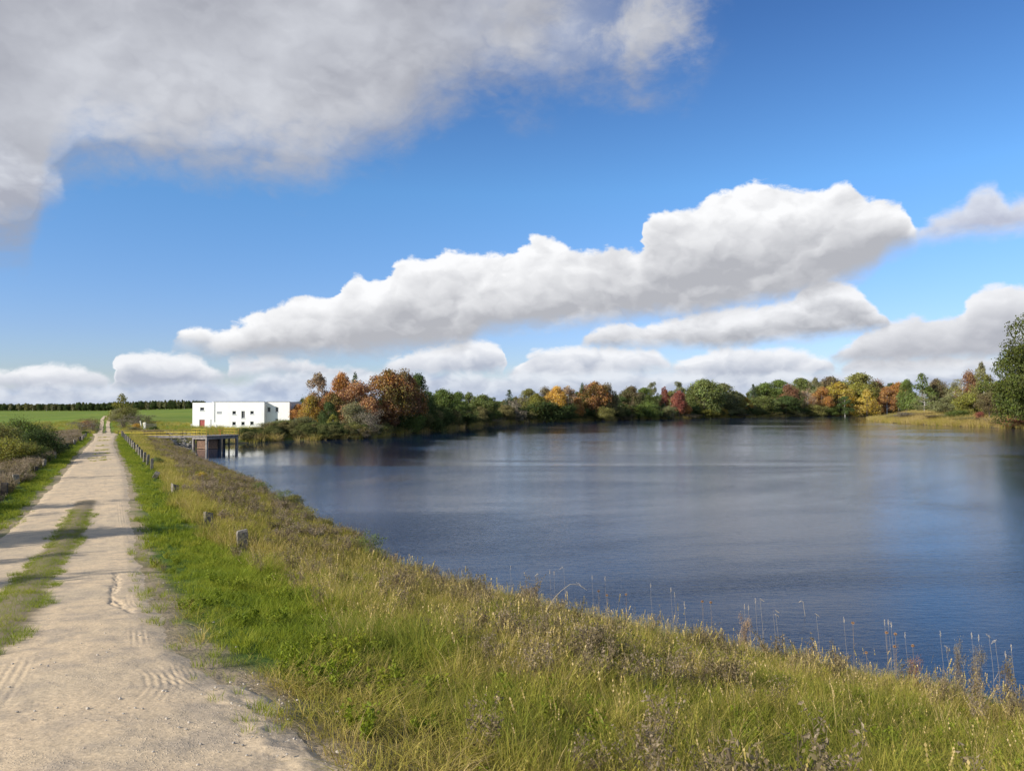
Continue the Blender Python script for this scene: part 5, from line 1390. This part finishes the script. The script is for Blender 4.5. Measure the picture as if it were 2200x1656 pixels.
# ---- near zone
x, y = cells(-12, 17, 3.2, 30, 135)
k0 = inview(x, y) & (np.hypot(x, y) < 30); x, y = x[k0], y[k0]
r_ = road_sd(x, y); s_ = shore_sd(x, y); gm_ = green_mask(x, y); D_ = np.hypot(x, y)
edge_n = fbm(x, y, 0.5, 3, 61)
on = (r_ + edge_n * 0.9 > 0.12) & (s_ > 0.05); clr = clear(x, y)
thin = np.clip(1.35 - D_ / 24, 0.25, 1)                 # fewer tufts with distance, tufts grow with it
fringe = SS(r_, 0.0, 1.1)
pres = RNG.random(len(x)) < thin * (0.25 + 0.75 * fringe)
isg = RNG.random(len(x)) < gm_
patchy = fbm(x, y, 1.3, 4, 71)
tnt = 0.35 + 0.9 * patchy + RNG.normal(size=len(x)) * 0.10
nn = []
hm = (0.5 + 0.5 * SS(r_ + 0.8 * patchy, 0.3, 2.6)) * (1 + 1.1 * fbm(x, y, 0.55, 2, 85))
nn.append(settle('short_grass', x, y, on & pres & isg & (RNG.random(len(x)) < 0.9), G_short, 0.8, 1.7, tnt, 'short bright green grass along the right edge of the sandy road', mul=hm))
low = fbm(x, y, 2.6, 3, 81)
worn = (1 - SS(r_, 0.3, 2.2)) * (D_ < 14)
mz = on & pres & ~isg & clr
nn.append(settle('lying_grass', x, y, mz & (RNG.random(len(x)) < 0.35 + 0.5 * worn), G_mat, 0.7, 1.4, 0.36 + 0.8 * patchy + 0.25 * worn + RNG.normal(size=len(x)) * 0.12, 'matted yellow-green grass on the slope in the foreground'))
nn.append(settle('meadow_grass', x, y, mz & (RNG.random(len(x)) < np.clip(0.50 + 1.2 * low - 0.45 * worn, 0.03, 1)), G_mead, 0.6, 1.25, 0.36 + 1.1 * patchy + 0.14 * SS(D_, 9, 20) + RNG.normal(size=len(x)) * 0.17, 'olive meadow grass covering the slope down to the lake', tiltv=0.22, mul=hm))
nn.append(settle('seeding_grass', x, y, mz & (RNG.random(len(x)) < 0.075 * (1 - worn) * (0.4 + 1.2 * SS(D_, 8, 18)) * (1 + 2 * low)), G_tall, 0.6, 1.15, 0.85 + RNG.normal(size=len(x)) * 0.1, 'thin straw-coloured grass stems above the meadow slope', tiltv=0.25, mul=hm))
nn.append(settle('dry_weeds', x, y, mz & (RNG.random(len(x)) < 0.07 * SS(low + 0.5 * patchy + 0.25 * SS(D_, 10, 22), 0.05, 0.35)), W_bank, 0.45, 1.05, 0.55 + 0.6 * patchy + RNG.normal(size=len(x)) * 0.15, 'dry brown weeds mixed into the meadow slope', mul=hm))
nn.append(settle('leafy_weeds', x, y, on & pres & (RNG.random(len(x)) < 0.03), W_leaf, 0.5, 1.2, 0.3 + RNG.normal(size=len(x)) * 0.15, 'small broad-leaved weeds in the grass of the foreground'))
# stray tufts on the road: the middle strip and the frayed right edge
x, y = cells(-26, 0, 4, 32, 95)
r2 = road_sd(x, y); ds, al_ = seg_dist(x, y, STRIP)
nz = fbm(x, y, 0.7, 4, 91)
keep = (r2 < 0.05) & (((ds + nz * 0.9 < 0.46)) | ((r2 > -0.45) & (nz > 0.06) & (RNG.random(len(x)) < 0.28)))
nn.append(settle('strip_grass', x, y, keep, G_short, 0.4, 0.85, 0.3 + nz * 0.9, 'dark low grass growing in the strip between the wheel ruts', sink=-0.02))
# sparse spots of the strip farther along
SP = [hit(*p)[:2] for p in [(208, 985), (218, 968), (222, 975), (219, 958), (223, 947), (224, 940), (214, 990)]]
x, y = cells(-62, -24, 48, 118, 9)
ds = np.min([np.hypot((x - a) * 1.0, (y - b) * 0.35) for a, b in SP], axis=0)
nn.append(settle('strip_grass', x, y, (ds < 0.5) & (road_sd(x, y) < -0.4), G_far, 0.3, 0.6, np.full(len(x), 0.75), 'sparse tufts between the wheel ruts farther along the dam', sink=-0.02))
# ---- along the dam
x, y = cells(-75, 12, 22, 124, 16)
D_ = np.hypot(x, y); q = Rv(x, y); k0 = inview(x, y, 3) & (D_ >= 26) & (q > -22); x, y, D_, q = x[k0], y[k0], D_[k0], q[k0]
r_ = road_sd(x, y); s_ = shore_sd(x, y); gm_ = green_mask(x, y); patchy = fbm(x, y, 2.5, 4, 73)
on = (r_ + 0.5 * fbm(x, y, 0.9, 3, 62) > 0.1) & (s_ > 0.1) & (seg_dist(x, y, [plane_hit(*p, 0.3) for p in [(330, 943), (365, 947), (398, 955), (408, 968)]])[0] > 2.2)
isg = RNG.random(len(x)) < gm_; clr = clear(x, y)
nn.append(settle('verge_grass', x, y, on & isg & (clr | (RNG.random(len(x)) < 0.4)), G_far, 0.4, 0.85, 0.32 + 0.9 * patchy + RNG.normal(size=len(x)) * 0.1, 'bright green grass verges on both sides of the dam road'))
bank = on & ~isg & clr
pw = SS(patchy + 0.15, -0.1, 0.3)
left = q < 0
nn.append(settle('bank_grass', x, y, bank & (RNG.random(len(x)) < np.where(left, 0.35, 0.9)), F_mead, 0.45, 1.1, 0.52 + 0.7 * patchy + RNG.normal(size=len(x)) * 0.15, 'tall dry grass on the slopes of the dam'))
nn.append(settle('bank_weeds', x, y, bank & (RNG.random(len(x)) < np.where(left, 0.45, (0.04 + 0.22 * pw) * SS(D_, 24, 40) * SS(q, 4.5, 6.5))), W_far, 0.4, 0.95, 0.6 + 0.8 * patchy + np.where(left, 0.18, 0.0) + RNG.normal(size=len(x)) * 0.18, 'brown withered weeds on the slopes of the dam'))
# ---- meadow at the end of the dam, round the building and behind the shore
x, y = cells(-140, -20, 118, 175, 1.3)
k0 = inview(x, y, 3) & (shore_sd(x, y) > 0.3); x, y = x[k0], y[k0]; patchy = fbm(x, y, 6, 3, 74)
trk = np.abs(x - (226 - 1100) / F * y) > 1.7
nn.append(settle('rough_grass', x, y, trk & (RNG.random(len(x)) < 0.6), F_mead, 0.6, 1.3, 0.42 + 0.8 * patchy + RNG.normal(size=len(x)) * 0.12, 'rough grass round the end of the dam and the white building'))
# reeds fringing the far shores
t_ = []
for i in range(len(LAKE)):
    a, b = LAKE[i], LAKE[(i + 1) % len(LAKE)]
    L_ = math.hypot(b[0] - a[0], b[1] - a[1])
    if min(a[1], b[1]) < 125: continue
    for j in range(int(L_ * 2.2)):
        u_ = RNG.random(); t_.append((a[0] + (b[0] - a[0]) * u_ + RNG.normal() * 0.8, a[1] + (b[1] - a[1]) * u_ + RNG.normal() * 0.8))
t_ = np.array(t_); sx = shore_sd(t_[:, 0], t_[:, 1])
nn.append(settle('reed_fringe', t_[:, 0], t_[:, 1], (sx > -0.6), F_mead, 1.5, 3.2, 0.75 + RNG.normal(size=len(t_)) * 0.15, 'pale reeds fringing the far shores of the lake'))
x, y = cells(95, 200, 205, 300, 0.9)
sx = shore_sd(x, y)
nn.append(settle('peninsula_grass', x, y, (sx > 0.1) & (x < y * 0.72), F_mead, 1.6, 3.2, 0.82 + fbm(x, y, 12, 3, 75) * 0.7, 'tawny grass and reeds covering the peninsula'))
print('tufts', nn)
# ---- riprap
rk = [rock_mesh(500 + i) for i in range(4)]
A_ = [plane_hit(*p, 0.3) for p in [(300, 941), (330, 943), (365, 947), (398, 955), (405, 966), (440, 984)]]
P_ = []
for i in range(700):
    j = RNG.integers(0, len(A_) - 1); u_ = RNG.random(); a, b = A_[j], A_[j + 1]
    x_, y_ = a[0] + (b[0] - a[0]) * u_ + RNG.normal() * 1.3, a[1] + (b[1] - a[1]) * u_ + RNG.normal() * 1.6
    P_.append((x_, y_, hgt1(x_, y_) + 0.02))
scatter('riprap', P_, RNG.uniform(0, 6.28, len(P_)), RNG.uniform(0.25, 0.8, len(P_)), RNG.integers(0, 4, len(P_)), np.zeros(len(P_)), rk, 'grey broken stones lining the bank beside the pier', RNG.normal(size=(len(P_), 2)) * 0.4)
# ---- gravel and clods on the near road
M_peb = simple_mat('pebble', (0.42, 0.37, 0.30), 0.9, 0.3, 20.0)
pb_ = []
for i in range(3):
    me_ = rock_mesh(520 + i); me_.materials[0] = M_peb; me_.name = 'pebble'; pb_.append(me_)
x, y = cells(-10, 1.5, 4, 22, 90)
r2 = road_sd(x, y); nz = fbm(x, y, 1.1, 3, 95); de, _ = seg_dist(x, y, EDGE)
keep = (r2 < 0.5) & (RNG.random(len(x)) < 0.05 + 0.55 * SS(nz, 0.02, 0.3) + 0.5 * np.exp(-(de / 0.7) ** 2)) & (x > -7)
x, y = x[keep], y[keep]
scatter('gravel', np.column_stack([x, y, Hgt(x, y) + 0.035 + road_relief(x, y) * (road_sd(x, y) < 0)]), RNG.uniform(0, 6.28, len(x)), 0.008 + 0.03 * RNG.random(len(x)) ** 3.5, RNG.integers(0, 3, len(x)), np.zeros(len(x)), pb_, 'loose gravel scattered on the sandy road')

# ------------------------------------------------------------------ single stalks standing against the water
def stalk_mat(name, col):
    m, nt, out = new_mat(name); g = nt.node('ShaderNodeNewGeometry')
    f = nt.m('MULTIPLY_ADD', g.outputs['Random Per Island'], 0.5, 0.75)
    principled(nt, out, nt.v('SCALE', nt.mix(0.0, col, col), f), 0.8); return m
M_straw = stalk_mat('straw', (0.33, 0.27, 0.18)); M_seed = stalk_mat('seed_head', (0.42, 0.36, 0.28))
M_brownst = stalk_mat('brown_stem', (0.20, 0.15, 0.10)); M_teasel = stalk_mat('dried_flower', (0.33, 0.20, 0.11))
def base_on(px, py0):
    """ground point under a picture column, near the waterline"""
    d = ray(px, py0)
    ys_ = np.arange(5, 60, 0.2); xs_ = d[0] / d[1] * ys_
    s = shore_sd(xs_, ys_); ok = np.where(s < 1.2)[0]
    i = ok[0] if len(ok) else 40
    return xs_[i], ys_[i]
def seed_stalk(px, top, lab, bend=0.0, head=0.10, thick=0.0028, px0=None, y0=None, grp=None):
    p0 = (hit(px0, y0)[:2] if y0 else base_on(px0 or px, 1300)); z0 = hgt1(*p0) - 0.03
    tip = zat(px, top, p0[1]); H = max(tip[2] - z0, 0.35)
    if not y0 and H > 1.6: H = RNG.uniform(1.3, 1.6)
    dx = tip[0] - p0[0]
    r = link('grass_stalk', None, loc=(p0[0], p0[1], z0)); r['label'] = lab; r['category'] = 'grass stalk'; r['group'] = 'pale seed stalks along the near waterline'
    pts_ = [(dx * t ** 1.8 + 0.02 * math.sin(t * 5), 0.06 * t * t, H * (t if bend == 0 else t + 0.12 * math.sin(math.pi * t) * (bend != 0))) for t in np.linspace(0, 1, 7)]
    if bend:
        e = Vector(pts_[-1]); pts_.append(tuple(e + Vector((bend * 0.6, 0, -abs(bend) * 0.05)))); pts_.append(tuple(e + Vector((bend, 0, -abs(bend) * 0.35))))
    n_ = len(pts_)
    MB().tube(pts_, [thick * (1 - 0.6 * i / n_) for i in range(n_)], 4).build('stem', M_straw, r)
    mb = MB(); a = Vector(pts_[-2]); b = Vector(pts_[-1]); dd = (b - a).normalized()
    rg = np.random.default_rng(int(px))
    for i in range(16):
        t = i / 15; c_ = b - dd * head * (1 - t) * 1.0 + Vector(rg.normal(size=3) * 0.003)
        w_ = 0.011 * math.sin(math.pi * min(t * 0.9 + 0.1, 1)) + 0.002
        o_ = Vector(rg.normal(size=3)).normalized() * w_
        mb.tube([c_ - dd * 0.010, c_ + o_, c_ + o_ * 1.2 + dd * 0.018], [0.0015, 0.0035, 0.001], 4)
    me_ = mb.mesh('seed_head', M_seed); link('seed_head', me_, r)
    # a long dry leaf
    MB().tube([pts_[2], tuple(Vector(pts_[2]) + Vector((rg.uniform(-.1, .1), 0, 0.14))), tuple(Vector(pts_[2]) + Vector((rg.uniform(-.22, .22), 0.02, 0.20)))], [0.003, 0.0028, 0.0008], 3).build('leaf', M_straw, r)
def teasel(px, top, lab):
    p0 = base_on(px, 1300); z0 = hgt1(*p0) - 0.03; tip = zat(px, top, p0[1]); H = min(max(tip[2] - z0, 0.4), 1.5)
    r = link('dried_flower', None, loc=(p0[0], p0[1], z0)); r['label'] = lab; r['category'] = 'dried flower'; r['group'] = 'brown dried flower heads along the near waterline'
    MB().tube([(0, 0, 0), (0.02, 0, H * 0.5), (0, 0, H * 0.94)], [0.005, 0.004, 0.003], 5).build('stem', M_brownst, r)
    rg = np.random.default_rng(int(px))
    br = MB()
    for i in range(3):
        a = rg.uniform(0, 6.28); t = rg.uniform(0.5, 0.8)
        br = MB().tube([(0.015, 0, H * t), (0.015 + math.cos(a) * 0.07, math.sin(a) * 0.07, H * t + 0.08)], [0.003, 0.0015], 4); br.build('branch', M_brownst, r)
    for rad, c_ in ((0.034, (0, 0, H * 0.96)),):
        C = rg.normal(size=(150, 3)); C /= np.linalg.norm(C, axis=1)[:, None]; Nn = np.cross(C, rg.normal(size=C.shape)); Nn /= np.linalg.norm(Nn, axis=1)[:, None]
        V, Fc = cards(C * rad * rg.uniform(0.4, 1.0, 150)[:, None] * np.array([1, 1, 0.8]) + np.array(c_), Nn, 0.010, rg)
        link('flower_head', mesh_from('flower_head', V, Fc, M_teasel), r)
ST = [(1098, 1216, 'thin pale stalk alone at the waterline, left of the tall arching reed', 0), (1154, 1236, 'short leaning stalk with a hooked tip beside the arching reed', -0.04),
      (1183, 1225, 'pale stalk leaning right, first of the group right of the arching reed tip', 0), (1192, 1228, 'slim stalk close beside the first of that group', 0),
      (1213, 1220, 'faint stalk bowing left over the water', -0.12), (1274, 1237, 'single pale stalk just right of the arching reed tip', 0), (1302, 1240, 'pale stalk with a full white head before the first brown flower heads', 0),
      (1400, 1253, 'faint stalk between the brown flower head and the twin stalks', 0), (1444, 1263, 'left one of the twin upright stalks in mid-picture', 0), (1452, 1253, 'right one of the twin upright stalks in mid-picture', 0),
      (1473, 1294, 'short stalk just right of the twin stalks', 0), (1602, 1258, 'thin upright stalk in the bundle left of the hooked white stalk', 0), (1611, 1268, 'leaning stalk in the bundle left of the hooked white stalk', 0),
      (1626, 1254, 'tall faint stalk of the bundle left of the hooked white stalk', 0), (1637, 1270, 'stalk with a tip bent right in the same bundle', 0.08), (1664, 1257, 'arching stalk reaching farthest right out of the bundle', 0.14),
      (1671, 1324, 'short stalk with a bent head left of the hooked white stalk', 0.06), (1758, 1323, 'small stalk with a drooping head right of the hooked white stalk', 0.06), (1817, 1300, 'straight lone stalk beside the pale round flower head', 0),
      (1905, 1333, 'left stalk of the close group of three beside brown heads', 0), (1913, 1333, 'middle stalk of the close group of three beside brown heads', 0), (1919, 1337, 'right stalk of the close group of three beside brown heads', 0),
      (1949, 1360, 'leaning stalk right of the group of three', 0), (2025, 1336, 'tall pale stalk leaning right with a long head', 0), (2038, 1393, 'short stalk curving right below the tall leaning one', 0.05),
      (2093, 1361, 'upright straw stalk in the dense weeds near the right edge', 0), (2108, 1366, 'second straw stalk in the dense weeds near the right edge', 0), (2131, 1351, 'stalk with a thick head leaning right near the right edge', 0.03),
      (2144, 1347, 'tall stalk with a bent neck near the right edge', -0.07), (2165, 1355, 'very thin stalk next to the last one on the right', 0), (2178, 1356, 'last leaning stalk at the right edge of the picture', 0)]
for px, ty, lab, bd in ST: seed_stalk(px, ty, lab, bd, head=0.11)
seed_stalk(1228, 1256, 'tall arching reed bending right with a white drooping plume', 0.30, 0.22, 0.007, px0=1155, y0=1385)
seed_stalk(1728, 1292, 'bright white stalk hooked to the left at its top', -0.13, 0.10, 0.008, px0=1734, y0=1425)
for px, ty, lab in [(1286, 1266, 'left one of the two brown flower heads right of the arching reed'), (1304, 1275, 'right one of the two brown flower heads right of the arching reed'), (1345, 1273, 'brown flower head alone left of the twin stalks'),
                    (1509, 1287, 'left one of the pair of tan flower heads in mid-picture'), (1527, 1289, 'right one of the pair of tan flower heads in mid-picture'), (1832, 1332, 'pale round flower head beside the straight lone stalk'),
                    (1904, 1353, 'small brown head among the group of three stalks'), (1923, 1356, 'dark brown head right of the group of three stalks'), (1921, 1384, 'large tan head low beside the group of three stalks'),
                    (1960, 1382, 'russet head above tangled weeds right of the group of three'), (1860, 1398, 'dark head low in the grass edge left of the three stalks')]:
    teasel(px, ty, lab)
# bushy withered weeds by the water
def tall_weed(px, top, cl, lab, D=None, w=40):
    p0 = base_on(px, 1300); y_ = D or p0[1]
    t_ = zat(px, top, y_); z0 = hgt1(t_[0], t_[1]) - 0.05; h = min(max(t_[2] - z0, 0.5), 1.6)
    return plant('spray', (t_[0], t_[1], z0), w * y_ / F, h, C_[cl], lab, 'weed', 'withered_weed')
for px, ty, cl, lab, w in [(2055, 1354, 'greybrown', 'branched withered weed left in the dense weeds near the right edge', 40), (2100, 1375, 'greybrown', 'branched withered weed in the middle of those near the right edge', 40), (2165, 1395, 'brown', 'brown withered weed at the far right edge', 44),
                           (1965, 1395, 'redbrown', 'reddish withered weed beside the russet flower head', 36), (1600, 1310, 'pink', 'withered straw weed under the bundle of stalks', 34), (930, 1205, 'greybrown', 'pale withered weeds at the waterline right of the sapling', 60)]:
    tall_weed(px, ty, cl, lab, None, w)
# shrubs on the lake side of the dam
for px, ty, D, w, kd, cl, lab in [
    (800, 1130, 33.5, 60, 'spray', 'green', 'dark green sapling with upright leaves at the waterline'), (770, 1150, 33.2, 46, 'spray', 'olive', 'yellow-green leafy shrub left of the dark sapling'),
    (700, 1108, 41, 40, 'spray', 'olive', 'olive bush at the waterline beyond the sapling'), (655, 1078, 45.5, 56, 'spray', 'ygreen', 'yellowish green bush on the bank by the water'),
    (625, 1062, 48.5, 50, 'bush', 'olive', 'green bush on the bank left of the yellowish one'), (605, 1046, 50, 44, 'spray', 'midgreen', 'round green bush at the bend of the bank'),
    (560, 1030, 58, 56, 'spray', 'green', 'dark green sedge clump at the waterline'), (520, 1014, 66, 44, 'spray', 'dkgreen', 'dark sedge clump farther along the waterline'),
    (430, 1030, 51, 26, 'bush', 'yellow', 'small yellow-leaved shrub in the dry grass of the bank'), (338, 990, 58, 26, 'bush', 'midgreen', 'green-leaved shrub beside the far post row'),
    (470, 1000, 76, 40, 'spray', 'brown', 'tawny bush at the waterline near the pier'), (700, 1128, 39, 44, 'bush', 'olive', 'low olive bush in front of the waterline one')]:
    if 'waterline' in lab or 'by the water' in lab or 'sapling' in lab or 'bend of' in lab:
        d_ = ray(px, ty); ys_ = np.arange(18, 95, 0.25); sv = shore_sd(d_[0] / d_[1] * ys_, ys_); D = float(ys_[np.where(sv < 1.0)[0][0]])
    t_ = zat(px, ty, D); z0 = hgt1(t_[0], t_[1]) - 0.05; z0 = max(z0, -0.05)
    plant(kd, (t_[0], t_[1], z0), w * D / F * 1.2, min(max(t_[2] - z0, 0.9), 2.4), C_[cl], lab, 'bush', 'bank_shrub', alpha=0.9)
